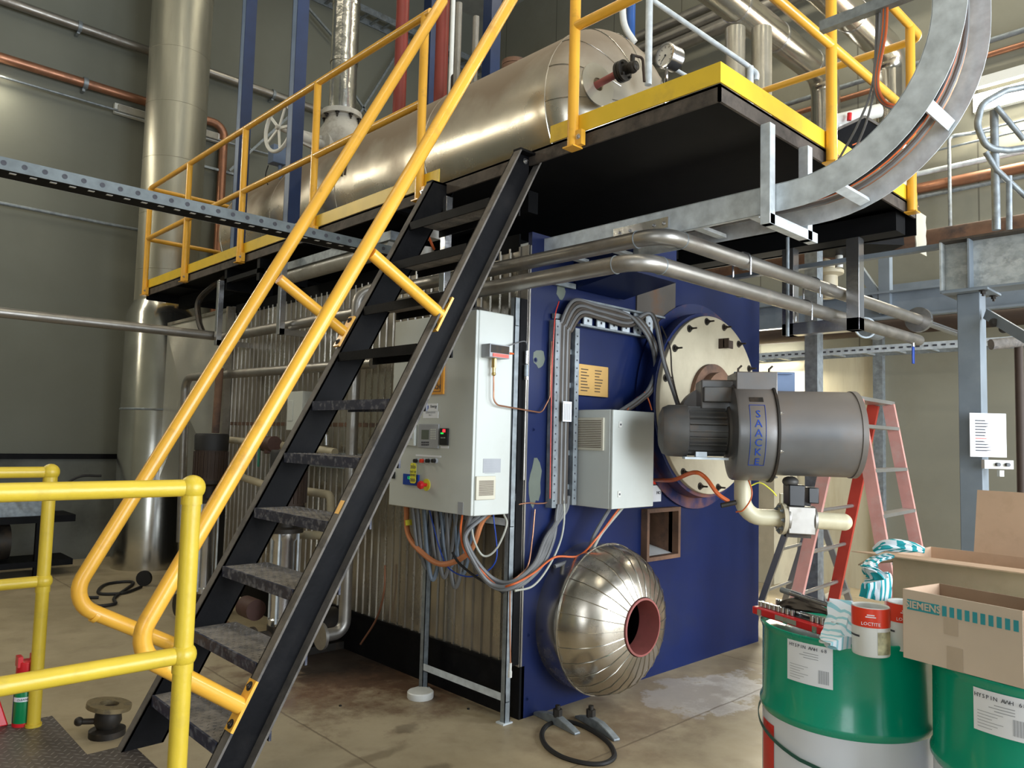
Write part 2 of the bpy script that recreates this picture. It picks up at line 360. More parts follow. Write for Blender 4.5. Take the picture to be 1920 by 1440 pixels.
def mkmesh(name,mb,mats,org,smooth=True,bevel=0):
    me=bpy.data.meshes.new(name); me.from_pydata([tuple(v-org) for v in mb.v],[],mb.f)
    for mm in (mats if isinstance(mats,list) else [mats]): me.materials.append(M[mm] if isinstance(mm,str) else mm)
    me.polygons.foreach_set('material_index',mb.mi)
    if smooth:
        me.polygons.foreach_set('use_smooth',[True]*len(me.polygons)); me.set_sharp_from_angle(angle=math.radians(38))
    me.update(); o=bpy.data.objects.new(name,me); COL.objects.link(o)
    if bevel:
        b=o.modifiers.new('bevel','BEVEL'); b.width=bevel; b.segments=2; b.limit_method='ANGLE'; b.angle_limit=math.radians(50); b.harden_normals=False
    return o
def part(root,name,mb,mats,bevel=0,label=None,smooth=True):
    org=ORG[root.name]; o=mkmesh(name,mb,mats,org,smooth,bevel); o.parent=root; ORG[o.name]=org
    if label:o['label']=label
    return o
def single(name,label,cat,mb,mats,group=None,bevel=0,smooth=True):
    xs=[v.x for v in mb.v];ys=[v.y for v in mb.v];zs=[v.z for v in mb.v]
    org=V(((min(xs)+max(xs))/2,(min(ys)+max(ys))/2,min(zs)))
    o=mkmesh(name,mb,mats,org,smooth,bevel); o.location=org; ORG[o.name]=org; o['label']=label;o['category']=cat
    if group:o['group']=group
    return o
def struct(name,mb,mats,bevel=0):
    o=mkmesh(name,mb,mats,V((0,0,0)),True,bevel); ORG[o.name]=V((0,0,0)); o['kind']='structure'; return o
def text(root,name,body,size,o,ax,ay,m,align='CENTER',ext=.0008,spacing=1.0,bold=0):
    c=bpy.data.curves.new(name,'FONT'); c.body=body; c.size=size; c.align_x=align; c.align_y='CENTER'; c.extrude=ext; c.resolution_u=2; c.space_character=spacing; c.offset=bold
    t=bpy.data.objects.new(name+'_tmp',c); COL.objects.link(t)
    bpy.context.view_layer.update()
    me=bpy.data.meshes.new_from_object(t.evaluated_get(bpy.context.evaluated_depsgraph_get()))
    bpy.data.objects.remove(t)
    ax=V(ax).normalized();ay=V(ay);ay=(ay-ax*ay.dot(ax)).normalized();az=ax.cross(ay)
    org=ORG[root.name]; o=V(o)-org
    for v in me.vertices:
        p=v.co; v.co=o+ax*p.x+ay*p.y+az*p.z
    me.materials.clear(); me.materials.append(M[m]); me.name=name
    ob=bpy.data.objects.new(name,me); COL.objects.link(ob); ob.parent=root; ORG[ob.name]=org; return ob
def dup(o,off,label=None,group=None):
    def cp(a,par):
        c=a.copy(); COL.objects.link(c); c.parent=par; ORG[c.name]=ORG.get(a.name,V((0,0,0)))
        for ch in [x for x in list(bpy.data.objects) if x.parent==a]: cp(ch,c)
        return c
    r=cp(o,None); r.location=V(o.location)+V(off)
    if label:r['label']=label
    if group:r['group']=group
    return r
# ================================================================ SETTING
XL,XR,YF,YB,ZC=-7.6,5.6,-9.6,7.0,9.0
mb=MB().box(XL-.2,XR+.2,YF-.2,YB+.2,-.2,0); struct('floor',mb,'floor')
mb=MB().box(XL-.2,XR+.2,YB,YB+.2,0,ZC); struct('wall_back',mb,'wall')
mb=MB().box(XR,XR+.2,YF,YB,0,ZC); struct('wall_right',mb,'wall_r')
mb=MB().box(XL-.2,XL,YF,YB,0,ZC); struct('wall_left',mb,'wall')
mb=MB().box(XL,-4.6,YF-.2,YF,0,ZC).box(3.8,XR,YF-.2,YF,0,ZC).box(-4.6,3.8,YF-.2,YF,5.2,ZC); struct('wall_front',mb,'wall')
mb=MB().box(XL-.2,XR+.2,YF-.2,YB+.2,ZC,ZC+.2); struct('ceiling',mb,'ceil')
mb=MB().box(XL,1.0,YB-.03,YB,0,1.2)
struct('trim_1',mb,mat('dark_wall_foot',(.14,.145,.125),.7,dirt=(.05,.05,.045),damt=.7,dscale=1.5))  # darker band along the foot of the back wall
mb=MB().box(XL,1,YB-.06,YB-.031,1.17,1.23); struct('trim_2',mb,'black_steel')
# wall lining rails low on the right wall
mb=MB().box(XR-.12,XR,-5,YB,2.95,3.3); struct('trim_3',mb,'grey_paint')
yl=P(1652,850,X=XR).y; mb=MB().box(XR-.02,XR,yl,YB,.0,2.55); struct('trim_4',mb,mat('lit_cream_lining',(.55,.50,.36),.5,var=.06,scale=2,dirt=(.34,.24,.12),damt=.6,dscale=1.6,stretch=(4,4,.5),dlo=.5,dhi=.8))  # stained cream panel; its pale tone also paints in the strip light's glow
for k,y in enumerate((-3.0,-1.6,yl,3.0,5.0)):
    mb=MB().box(XR-.08,XR,y-.05,y+.05,0,2.9); struct('trim_%d'%(5+k),mb,'galv_old')
# ================================================================ BOILER
BX,BY,BZ=2.62,3.95,2.74
bo=thing('boiler','large blue fronted boiler with corrugated silver side standing on the concrete floor','boiler',(1.3,2,0))
o0,o1,p0,p1=1.10,1.43,.79,1.08   # square inspection opening
mb=MB().box(0,BX,0,.03,0,p0).box(0,BX,0,.03,p1,BZ).box(0,o0,0,.03,p0,p1).box(o1,BX,0,.03,p0,p1)
part(bo,'front_panel',mb,'boiler_blue',label='deep blue steel front panel')
mb=MB().box(.02,BX-.02,.32,BY,.02,BZ-.02); part(bo,'casing',mb,'black_deck')
mb=MB().box(BX-.02,BX,.03,BY,.0,BZ); part(bo,'side_panel',mb,'boiler_blue')
# corrugated side cladding
prof=[];y=.09
while y<BY-.02:
    prof+=[(0,y),(0,y+.066),(-.011,y+.070),(-.011,y+.079),(0,y+.083)]; y+=.084
vs=[];fs=[]
zs=[.285,1.2,1.9,2.66]
for z in zs:
    vs+=[(p-.012,yy,z) for p,yy in prof]
n=len(prof)
for k in range(len(zs)-1):
    fs+=[(k*n+i,k*n+i+1,(k+1)*n+i+1,(k+1)*n+i) for i in range(n-1)]
mb=MB().add(vs,fs); part(bo,'corrugated_cladding',mb,'corrugated')
mb=MB().box(-.02,.0,.0,.085,.285,2.66).box(-.024,-.012,.0,.012,.285,2.66).box(-.024,-.012,.07,.084,.285,2.66); part(bo,'corner_flashing',mb,'stainless')
mb=MB().box(-.015,.02,.0,BY,0,.285).box(-.03,-.01,.09,BY,.27,.288); part(bo,'plinth',mb,'black_steel',label='black painted base skirt')
mb=MB().box(-.018,-.005,.09,BY,2.64,BZ); part(bo,'top_trim',mb,'black_deck')
mb=MB().box(-.02,-.012,.09,BY,1.60,1.63); part(bo,'cladding_strap',mb,'soot_rust')
# inspection opening
mb=MB()
f=.026
mb.box(o0-f,o0,-.05,.3,p0-f,p1+f).box(o1,o1+f,-.05,.3,p0-f,p1+f).box(o0,o1,-.05,.3,p0-f,p0).box(o0,o1,-.05,.3,p1,p1+f)
fr=part(bo,'opening_frame',mb,'soot_rust',label='rusty square opening frame')
mb=MB().box(o0,o1,.29,.31,p0,p1).box(o0+.12,o0+.135,.12,.29,p0,p1); part(fr,'inner_plate',mb,'dark_iron')
mb=MB().prism([(o0,.0,p0),(o0,.28,p0),(o0,.28,p0+.05),(o0,.1,p0+.02)],(o1-o0,0,0)); part(fr,'ash_pile',mb,'lagging_white')
# furnace collar and round door
CX,CZ=1.60,1.815
mb=MB().lathe([(.735,0),(.735,.02),(.66,.02),(.64,.17),(.615,.17),(.615,0)],(CX+.12,0,CZ),(0,-1,0),72,closed=True)
mb.v=[V((v.x-.12*min(1,-v.y/.17),v.y,v.z)) for v in mb.v]
col=part(bo,'furnace_collar',mb,mat('collar_blue',(.008,.018,.09),.4,dirt=(.25,.09,.04),damt=.9,dscale=1.1,dlo=.5,dhi=.62))
mb=MB().ringc((CX,-.165,CZ),(0,-1,0),.12,.617,.035,80); pl=part(bo,'round_door',mb,'cream_plate',bevel=.004,label='cream round furnace door plate')
for k in range(16):
    a=2*PI*(k+.35)/16; c=V((CX+.577*math.cos(a),-.2,CZ+.577*math.sin(a)))
    b=MB().bolt(c,(0,-1,0),.016,.018).cyl(c,c+V((0,-.06,0)),.006,8); part(pl,'bolt',b,'dark_iron')
c=P(1350,645,Y=-.2); mb=MB().box(c.x-.02,c.x-.012,-.28,-.2,c.z-.035,c.z+.035).box(c.x-.02,c.x+.10,-.245,-.237,c.z-.028,c.z+.028); part(pl,'lug',mb,'brown_dark')
mb=MB().ringc((CX-.02,-.2,CZ+.02),(0,-1,0),.17,.26,.03,48).ringc((CX-.02,-.2,CZ+.02),(0,-1,0),.10,.2,.09,48); part(pl,'burner_throat',mb,'soot_rust',label='rusty burner mouth ring')
# blue duct box at the top of the front
mb=MB().prism([(.36,.0,2.72),(.36,-.02,2.46),(.36,-.42,2.52),(.36,-.42,2.72)],(.47,0,0))
part(bo,'duct_box',mb,'boiler_blue')
mb=MB().box(.98,1.42,-.012,.0,2.28,2.72); part(bo,'heat_stain_plate',mb,mat('scorched_plate',(.10,.085,.07),.6,dirt=(.16,.08,.04),damt=.9,dscale=3),label='scorched brown patch plate')
# green-grey primer touch-up patches on the blue
for (px,py,rx,rz) in ((1012,672,.05,.06),(1003,905,.05,.13),(1052,545,.04,.05)):
    c=P(px,py,Y=0); pts=[]
    for k in range(14):
        a=2*PI*k/14; j=random.uniform(.75,1.2); pts.append((c.x+rx*j*math.cos(a),-.0012,c.z+rz*j*math.sin(a)))
    part(bo,'primer_patch',MB().add(pts,[tuple(range(14))]),mat('primer_grey',(.13,.15,.12),.6),label='dull grey-green primer patch')
for z in (.12,.62,.2):
    pass
for x in (.05,):
    for z in (.1,.45,.75,1.6,2.0): part(bo,'rivet',MB().bolt((x,0,z),(0,-1,0),.009,.006),'boiler_blue')
# insulated dome (manhole cladding)
DX,DZ,DR=.525,.505,.432
prof=[(DR*.985,0),(DR*.99,.06),(DR,.14),(DR,.17),(DR*.985,.2),(DR*.93,.27),(DR*.82,.335),(DR*.66,.385),(DR*.5,.41),(.165,.425)]
mb=MB().lathe(prof,(DX,0,DZ),(0,-1,0),60,cap0=False,cap1=False)
dm=part(bo,'insulated_cone',mb,mat('dented_cladding',(.60,.55,.47),.22,.97,var=.12,scale=3,dirt=(.34,.26,.18),damt=.6,dscale=2,bump=.04,bscale=6),label='shiny domed metal cladding with radial seams')
for k in range(28):
    a=2*PI*k/28; pts=[]
    for r,h in prof[3:]: pts.append((DX+(r+.002)*math.cos(a),-h-.001,DZ+(r+.002)*math.sin(a)))
    part(dm,'seam',MB().tube(pts,.0022,5),'bright_clad')
part(dm,'edge_bead',MB().tube([(DX+(DR+.002)*math.cos(2*PI*k/60),-.17,DZ+(DR+.002)*math.sin(2*PI*k/60)) for k in range(60)],.005,6,closed=True),'bright_clad')
part(bo,'nozzle_ring',MB().lathe([(.161,0),(.161,.010),(.15,.012),(.148,-.13),(.165,-.13)],(DX,-.425,DZ),(0,-1,0),48,closed=False,cap0=False,cap1=False),'red_oxide',label='red oxide ring round the dark hole')
part(bo,'nozzle_cavity',MB().lathe([(.163,-.13),(.25,-.14),(.25,-.33),(.0001,-.33)],(DX,-.425,DZ),(0,-1,0),40,cap0=False,cap1=False),'cavity_shade')
# brass data plate
tl,tr,bl=P(1084,682,Y=-.02),P(1139,686,Y=-.02),P(1079,740,Y=-.02)
pw=tr.x-tl.x; zt,zb=tl.z,bl.z
pt=part(bo,'data_plate',MB().box(tl.x,tr.x,-.026,-.022,zb,zt),'brass_plate',label='bronze coloured engraved data plate')
part(pt,'backing_board',MB().box(tl.x-.02,tr.x+.015,-.022,0,zb,zt-.005),'brown_dark')
for k in range(8):
    z=zt-.03-k*(zt-zb-.05)/7.5
    mb=MB().box(tl.x+.02,tl.x+.02+random.uniform(.05,.08),-.0268,-.026,z-.003,z+.003); part(pt,'engraved_line',mb,'brown_dark'); part(pt,'engraved_line',MB().box(tl.x+.15,tl.x+.15+random.uniform(.04,.1),-.0268,-.026,z-.003,z+.003),'brown_dark')
    pass
# danger sign partly behind the small box
a,b=P(1226,885,Y=-.006),P(1239,940,Y=-.006)
s=part(bo,'danger_sign',MB().box(a.x-.16,b.x,-.008,0,b.z,a.z),'paper',label='white and red danger sign')
part(s,'red_header',MB().box(a.x-.15,b.x-.008,-.0095,-.008,a.z-.09,a.z-.008),'ink')
part(s,'red_oval',MB().lathe([(.001,0),(.034,0),(.034,.001),(.001,.001)],(b.x-.075,-.0095,a.z-.05),(0,-1,0),24),'red_lamp')
text(s,'lettering','DANGER',.034,(b.x-.075,-.012,a.z-.05),(1,0,0),(0,0,1),'paper')
text(s,'lettering','NO',.03,(b.x-.03,-.010,a.z-.14),(1,0,0),(0,0,1),'ink')
# exhaust duct between boiler back and stack
du=thing('flue_duct','silver creased sheet metal duct joining the boiler back to the tall stack','duct',(.5,4.9,.9))
y0,y1,z0,z1=3.98,5.85,.92,2.72
mb=MB().box(0,1.3,y0,y1,z0,z1)
part(du,'duct_body',mb,'duct_clad')
ym,zm=(y0+y1)/2-.25,(z0+z1)/2
mb=MB().add([(-.005,y0,z0),(-.005,y1,z0),(-.005,y1,z1),(-.005,y0,z1),(-.20,ym-.1,zm-.1),(-.10,ym+.5,zm+.35)],[(0,4,3),(3,4,5),(3,5,2),(2,5,1),(1,5,4),(1,4,0)])
part(du,'creased_face',mb,'duct_clad',smooth=False)
part(du,'edge_strip',MB().box(-.09,.0,y0-.02,y0+.02,z0,z1).box(-.03,.02,y0,y1,z1-.02,z1+.01),'trim_steel')
# dark bricked/black base under the duct
single('duct_support','black steel frame standing below the flue duct','support',MB().box(.1,1.2,4.05,5.3,0,.918),'black_deck')
# ================================================================ STACK
sx,sy=.07,6.1
st=thing('exhaust_stack','tall round metal stack rising past the back wall beside the platform end','chimney',(sx,sy,0))
mb=MB().lathe([(.335,2.98),(.335,8.99)],(sx,sy,0),n=48); u=part(st,'upper_stack',mb,'stack_steel',label='dull upper stack tube')
for z in (3.35,4.0,4.65,5.3,5.95,6.6,7.3): part(u,'lap_joint',MB().lathe([(.335,z),(.3375,z+.003),(.3375,z+.01),(.335,z+.012)],(sx,sy,0),n=48,cap0=False,cap1=False),'stack_steel')
part(u,'rivet_band',MB().lathe([(.338,0),(.341,.005),(.341,.045),(.338,.05)],(sx,sy,6.72),n=48,cap0=False,cap1=False),'stack_steel')
lo_=part(st,'lower_stack',MB().lathe([(.41,0),(.41,.9),(.405,.92),(.405,2.84),(.335,3.0)],(sx,sy,0),n=48),'bright_clad',label='bright polished lower casing')
for z in (.92,1.75): part(lo_,'lap_joint',MB().lathe([(.407,z),(.414,z+.005),(.414,z+.02),(.407,z+.025)],(sx,sy,0),n=48,cap0=False,cap1=False),'galv_old')
# ================================================================ STEAM DRUM (tank)
TX,TZ,TR=.80,3.665,.60
tk=thing('steam_drum','long horizontal insulated pressure vessel with dusty silver cladding on the platform','tank',(TX,2.5,3.0))
Y0,Y1=.12,4.95
mb=MB().lathe([(TR,0),(TR,Y1-Y0)],(TX,Y0,TZ),(0,1,0),96,cap0=False,cap1=False)
dustm=mat('dusty_cladding',(.58,.54,.45),.25,.85,var=.12,scale=3,dirt=(.25,.17,.10),damt=.5,dscale=2.0,dlo=.5,dhi=.78,bump=.05,bscale=4)
def topdust(m,zc,r,col,amt):
    nt=m.node_tree;N=nt.nodes;L=nt.links;b=N['Principled BSDF']
    tc=N.new('ShaderNodeTexCoord'); nz=N.new('ShaderNodeTexNoise'); nz.inputs['Scale'].default_value=2.5; nz.inputs['Detail'].default_value=8; L.new(tc.outputs['Object'],nz.inputs['Vector'])
    g=N.new('ShaderNodeNewGeometry'); s_=N.new('ShaderNodeSeparateXYZ'); L.new(g.outputs['Normal'],s_.inputs[0])
    a=N.new('ShaderNodeMath'); L.new(s_.outputs[2],a.inputs[0]); L.new(nz.outputs[0],a.inputs[1])
    r_=N.new('ShaderNodeMapRange'); L.new(a.outputs[0],r_.inputs[0]); r_.inputs[1].default_value=.35; r_.inputs[2].default_value=.95; r_.inputs[4].default_value=amt
    src=b.inputs['Base Color'].links[0].from_socket
    x=N.new('ShaderNodeMix'); x.data_type='RGBA'; L.new(r_.outputs[0],x.inputs['Factor']); L.new(src,x.inputs['A']); x.inputs['B'].default_value=(*col,1)
    L.new(x.outputs['Result'],b.inputs['Base Color'])
    for inp,to in (('Metallic',.15),('Roughness',.75)):
        k=b.inputs[inp].links[0].from_socket; y=N.new('ShaderNodeMix'); L.new(r_.outputs[0],y.inputs['Factor']); L.new(k,y.inputs['A']); y.inputs['B'].default_value=to; L.new(y.outputs['Result'],b.inputs[inp])
topdust(dustm,0,1,(.23,.17,.115),.9)   # settled dust lies on upward facing sheet
topdust(M['burner_grey'],0,1,(.20,.15,.11),.5)
sh=part(tk,'shell',mb,dustm)
def dome(y,sgn):
    pr=[(TR*math.cos(a),.55*TR*math.sin(a)) for a in [PI/2*k/14 for k in range(14)]]+[(.0001,.55*TR)]
    return MB().lathe(pr,(TX,y,TZ),(0,sgn,0),96,cap0=False,cap1=False)
hd=part(tk,'near_head',dome(Y0,-1),dustm,label='rounded end with lapped cladding segments')
part(tk,'far_head',dome(Y1,1),dustm)
for y in (Y0,1.35,2.6,3.8,Y1):
    part(sh,'seam_band',MB().lathe([(TR,0),(TR+.005,.003),(TR+.005,.03),(TR,.033)],(TX,y,TZ),(0,1,0),96,cap0=False,cap1=False),dustm)
for k in range(16):
    a=2*PI*(k+.2)/16; pts=[]
    for j in range(9):
        t=PI/2*j/11; pts.append((TX+(TR*math.cos(t)+.002)*math.cos(a),Y0-.55*TR*math.sin(t)-.001,TZ+(TR*math.cos(t)+.002)*math.sin(a)))
    part(hd,'segment_lap',MB().tube(pts,.0028,5),'bright_clad')
c=P(1132,143,Y=-.2); 
t=part(tk,'nozzle_collar',MB().ringc((c.x-.02,-.165,c.z-.05),(-.1,-1,.05),.04,.13,.012,40),'cladding')
mb=MB().cyl((c.x-.02,-.15,c.z-.05),(c.x-.02,-.34,c.z-.03),.022,16); part(tk,'drain_stub',mb,'red_oxide',label='dull red pipe stub')
v=thing('drain_valve','small dark flanged valve bolted on the rounded near end of the big vessel','valve',(c.x,-.4,c.z-.08))
zz=c.z-.03; part(v,'flange',MB().cyl((c.x-.02,-.335,zz),(c.x-.02,-.355,zz),.062,24),'dark_iron')
part(v,'flange',MB().cyl((c.x-.02,-.36,zz),(c.x-.02,-.378,zz),.062,24),'dark_iron')
for k in range(4):
    a=PI/4+k*PI/2; part(v,'bolt',MB().cyl((c.x-.02+.047*math.cos(a),-.33,zz+.047*math.sin(a)),(c.x-.02+.047*math.cos(a),-.395,zz+.047*math.sin(a)),.008,8),'dark_iron')
part(v,'body',MB().cyl((c.x-.02,-.375,zz),(c.x-.02,-.46,zz),.028,16).sphere((c.x-.02,-.43,zz),.036,16).cyl((c.x-.02,-.43,zz),(c.x-.02,-.43,zz+.07),.014,12),'dark_iron')
part(v,'handle',MB().tube([(c.x-.03,-.43,zz+.07),(c.x+.05,-.45,zz+.075),(c.x+.055,-.46,zz-.07)],.008,8,fil=.02),'brown_dark')
# ladder-like bracket feet on the tank: saddles
for y in (.9,4.2):
    mb=MB().prism([(TX-.4,y-.06,3.06),(TX+.4,y-.06,3.06),(TX+.34,y-.06,3.25),(TX-.34,y-.06,3.25)],(0,.12,0)); part(tk,'saddle',mb,'black_deck')
# top nozzles on the tank
for (px,py,yy) in ((880,60,2.0),(905,120,1.55)): pass
mb=MB().cyl((TX+.1,1.15,TZ+.55),(TX+.1,1.15,TZ+.74),.05,20).cyl((TX+.1,1.15,TZ+.74),(TX+.1,1.15,TZ+.78),.10,24).cyl((TX+.1,1.15,TZ+.785),(TX+.1,1.15,TZ+.82),.10,24)
part(tk,'blank_flange',mb,'soot_rust',label='rusty brown flange on the top')
# pressure gauge
g=P(1256,100,X=1.35); gz=g.z; gx,gy=1.42,g.y
g=D(1250,105,4.35)
gd=thing('pressure_gauge','round white faced pressure gauge on a bent tube beside the vessel end','gauge',g)
gdir=(V((CAM.x,CAM.y,g.z))-g).normalized(); gdir=(Matrix.Rotation(-.75,3,'Z')@gdir)
part(gd,'case',MB().lathe([(.05,-.09),(.068,-.075),(.068,0),(.072,.003),(.072,.018),(.062,.02),(.062,.008)],g,gdir,40,cap1=False),'polished')
part(gd,'dial',MB().lathe([(.063,.008),(.063,.010)],g,gdir,40),'white_paint')
gx_,gy_,gz_=frame(gdir,(0,0,1)); gp=V(g)+gz_*.011
sidev=gz_.cross(V((0,0,1))).normalized()
mb=MB()
for k in range(9):
    a=math.radians(-225+k*33.75); d=sidev*(-math.cos(a))+V((0,0,1))*(-math.sin(a)); mb.bar(gp+d*.042,gp+d*.054,.003,.001,gz_)
part(gd,'tick_marks',mb,'ink')
part(gd,'needle',MB().bar(gp+V((0,0,0)),gp-sidev*(-.03)+V((0,0,-.025))*1.0,.004,.001,gz_).cyl(gp,gp+gz_*.003,.006,12),'ink')
part(gd,'bent_tube',MB().tube([V(g)+V((0,0,-.07)),V(g)+V((0,0,-.13)),V(g)+V((.06,.05,-.16)),V(g)+V((.1,.08,-.3))],.009,8,fil=.03),'polished')
# ================================================================ ACCESS PLATFORM
DK=3.06; PX0,PX1,PY0,PY1=-.30,2.0,-1.40,5.62
pf=thing('access_platform','black steel access platform with yellow toe boards around the vessel above the boiler','platform',((PX0+PX1)/2,2,2.9))
mb=MB().box(PX0+.02,PX1-.02,PY0+.02,PY1,DK-.03,DK)
part(pf,'deck_plate',mb,'black_deck')
def angle(x0,y0,x1,y1): return MB().box(min(x0,x1),max(x0,x1)+.008 if x0==x1 else max(x0,x1),min(y0,y1),max(y0,y1)+.008 if y0==y1 else max(y0,y1),DK-.085,DK)
part(pf,'edge_beam',MB().box(PX0,PX0+.012,PY0,PY1,DK-.075,DK).box(PX0,PX0+.06,PY0,PY1,DK-.012,DK-.001),'deck_edge')
part(pf,'edge_beam',MB().box(PX0,PX1,PY0,PY0+.012,DK-.075,DK).box(PX0,PX1,PY0,PY0+.06,DK-.012,DK-.001),'deck_edge')
part(pf,'edge_beam',MB().box(PX1-.012,PX1,PY0,PY1,DK-.18,DK),'black_steel')
part(pf,'edge_beam',MB().box(PX0,PX1,PY1-.012,PY1,DK-.12,DK),'black_steel')
for y in (1.0,2.3,3.7,4.9):
    part(pf,'joist',MB().box(PX0+.03,PX1-.03,y-.03,y+.03,DK-.06,DK-.03),'black_deck')
for x in (.05,1.5): part(pf,'stringer_beam',MB().box(x-.04,x+.04,.05,PY1-.1,DK-.19,DK-.06),'black_deck')
part(pf,'under_beam',MB().box(PX1-.2,PX1-.05,PY0+.05,3,DK-.18,DK-.06),'black_deck')
tb=.092
part(pf,'toe_board',MB().box(PX0-.006,PX0,.5,PY1,DK+.003,DK+tb),'toe_yellow',label='yellow toe board along the stair side')
part(pf,'toe_board',MB().box(PX0-.006,PX0,PY0,-.42,DK+.003,DK+tb).box(PX0-.006,PX1,PY0-.006,PY0,DK+.003,DK+tb),'toe_yellow',label='yellow toe board round the near corner')
part(pf,'toe_board',MB().box(PX1,PX1+.006,PY0,2.5,DK+.003,DK+tb),'toe_yellow')
part(pf,'toe_board',MB().box(PX0,PX1,PY1,PY1+.006,DK+.003,DK+tb),'toe_yellow')
# guard rails
RZ,MZ,RR=4.16,3.60,.0245
def gpost(root,x,y,ztop,dx,dy):
    c=V((x+dx*.02,y+dy*.02,0))
    p_=part(root,'post',MB().cyl((c.x,c.y,DK-.07),(c.x,c.y,ztop),RR+.003,18),'orange_yellow')
    mb=MB().box(c.x-.035,c.x+.035,c.y-.035,c.y+.035,DK-.082,DK-.075)
    if dx: mb.box(c.x+.01*dx,c.x-dx*.02,c.y-.065,c.y-.02,DK-.075,DK+.0)
    else: mb.box(c.x+.02,c.x+.065,c.y-dy*.02,c.y+.01*dy,DK-.075,DK+.0)
    b=part(p_,'base_plate',mb,'orange_yellow')
    if dx: part(b,'bolt',MB().bolt((c.x+dx*.01,c.y-.045,DK-.035),(dx,0,0),.009,.008),'polished') if False else part(p_,'bolt',MB().bolt((c.x+dx*.01,c.y-.045,DK-.035),(dx,0,0),.009,.008),'polished')
    else: part(p_,'bolt',MB().bolt((c.x+.045,c.y+dy*.01,DK-.035),(0,dy,0),.009,.008),'polished')
gl=thing('platform_guardrail','long orange-yellow tubular guardrail along the left platform edge behind the stair','guardrail',(PX0-.03,3,DK-.08))
for y in (5.58,4.47,3.21,1.98,.66): gpost(gl,PX0-.012,y,RZ,-1,0)
xx=PX0-.032
part(gl,'top_rail',MB().tube([(.9,5.60,RZ),(xx,5.60,RZ),(xx,.60,RZ)],RR,14,fil=.05),'orange_yellow')
part(gl,'mid_rail',MB().tube([(xx,5.58,MZ),(xx,.66,MZ)],RR,14),'orange_yellow')
part(gl,'mid_rail',MB().tube([(xx,5.60,MZ),(.55,5.60,MZ)],RR,14),'orange_yellow')
part(gl,'post',MB().cyl((.1,5.60,DK-.05),(.1,5.60,RZ),RR+.003,16),'orange_yellow')
gr=thing('platform_guardrail','orange-yellow tubular guardrail standing on the near and right platform edges','guardrail',(.6,PY0-.03,DK-.08))
gpost(gr,PX0-.012,-.60,4.35,-1,0); yy=PY0-.032; xr=PX1+.03
part(gr,'top_rail',MB().tube([(xx,-.60,4.32),(xx,yy,RZ),(xr,yy,RZ),(xr,2.4,RZ)],RR,14,fil=.06),'orange_yellow') if False else part(gr,'top_rail',MB().tube([(xx,-.60,RZ),(xx,yy,RZ),(xr,yy,RZ),(xr,2.4,RZ)],RR,14,fil=.08),'orange_yellow')
part(gr,'mid_rail',MB().tube([(xx,-.60,MZ),(xx,yy,MZ),(xr-.18,yy,MZ)],RR,14,fil=.08),'orange_yellow')
gpost(gr,.705,PY0-.012,RZ,0,-1); gpost(gr,1.83,PY0-.012,RZ,0,-1)
for y in (.3,2.2): part(gr,'post',MB().cyl((xr,y,DK-.05),(xr,y,RZ),RR,16),'orange_yellow')
# ================================================================ STAIR
YFR,YNR=.43,-.255
SL=.537
def sxz(z): return -1.861+SL*(z-.324)
FP=.187
ss=thing('steel_stair','steep black steel stair with checkered treads and orange-yellow handrails climbing to the platform','stairs',(-1.3,.1,0.0))
W=.172
for (yw,sg,zb) in ((YNR,-1,.0),(YFR,1,FP)):
    zt=DK-.03
    dirv=V((SL,0,1)).normalized(); nrm=V((1,0,-SL)).normalized()
    def pr(y0,y1,u0,u1):   # slab between offsets u (fraction of width in X) 
        return [(sxz(zb)+u0,y0,zb),(sxz(zb)+u1,y0,zb),(sxz(zt)+u1,y0,zt),(sxz(zt)+u0,y0,zt)],(0,y1-y0,0)
    mb=MB(); mb.prism(*pr(yw,yw+sg*.008,0,W)); s_=part(ss,'stringer',mb,'black_steel')
    part(s_,'upper_flange',MB().prism(*pr(yw,yw+sg*.055,0,.011)),'dusty_flange')
    part(s_,'lower_flange',MB().prism(*pr(yw,yw+sg*.055,W-.011,W)),'dusty_flange')
    xt=sxz(zt); mb=MB().prism([(xt,yw,zt),(xt+W,yw,zt),(PX0,yw,zt-.16),(PX0,yw,zt),(PX0,yw,zt+.012),(xt+.02,yw,zt+.012)],(0,sg*.008,0)).box(xt,PX0,yw,yw+sg*.055,zt,zt+.012)
    part(s_,'top_plate',mb,'black_steel'); part(s_,'bolt',MB().bolt((PX0-.03,yw+sg*.01,zt-.03),(0,sg,0),.01,.01),'polished')
TZs=[.40+.2615*k for k in range(10)]
for k,z in enumerate(TZs):
    x=sxz(z)-.0
    mb=MB().box(x,x+.215,YNR+.006,YFR-.006,z-.006,z); t_=part(ss,'tread',mb,'tread_dust')
    part(t_,'nosing',MB().box(x-.004,x+.006,YNR+.006,YFR-.006,z-.045,z+.001).box(x+.205,x+.215,YNR+.006,YFR-.006,z-.045,z-.006),'black_steel' if k>5 else mat('scuffed_blue_black',(.022,.026,.05),.5,dirt=(.16,.16,.18),damt=.9,dscale=30,dlo=.5,dhi=.62) if k==0 else M.get('scuff') or 'black_steel')
    if k==0: M['scuff']=bpy.data.materials['scuffed_blue_black']
    mb=MB()
    for i in range(7):
        for j in range(22):
            cx=x+.02+i*.027+(.013 if j%2 else 0); cy=YNR+.025+j*.0295; a=.8 if (i+j)%2 else -.8
            mb.bar((cx-.007*math.cos(a),cy-.007*math.sin(a),z+.001),(cx+.007*math.cos(a),cy+.007*math.sin(a),z+.001),.003,.002)
    part(t_,'tread_pattern',mb,'tread_dust')
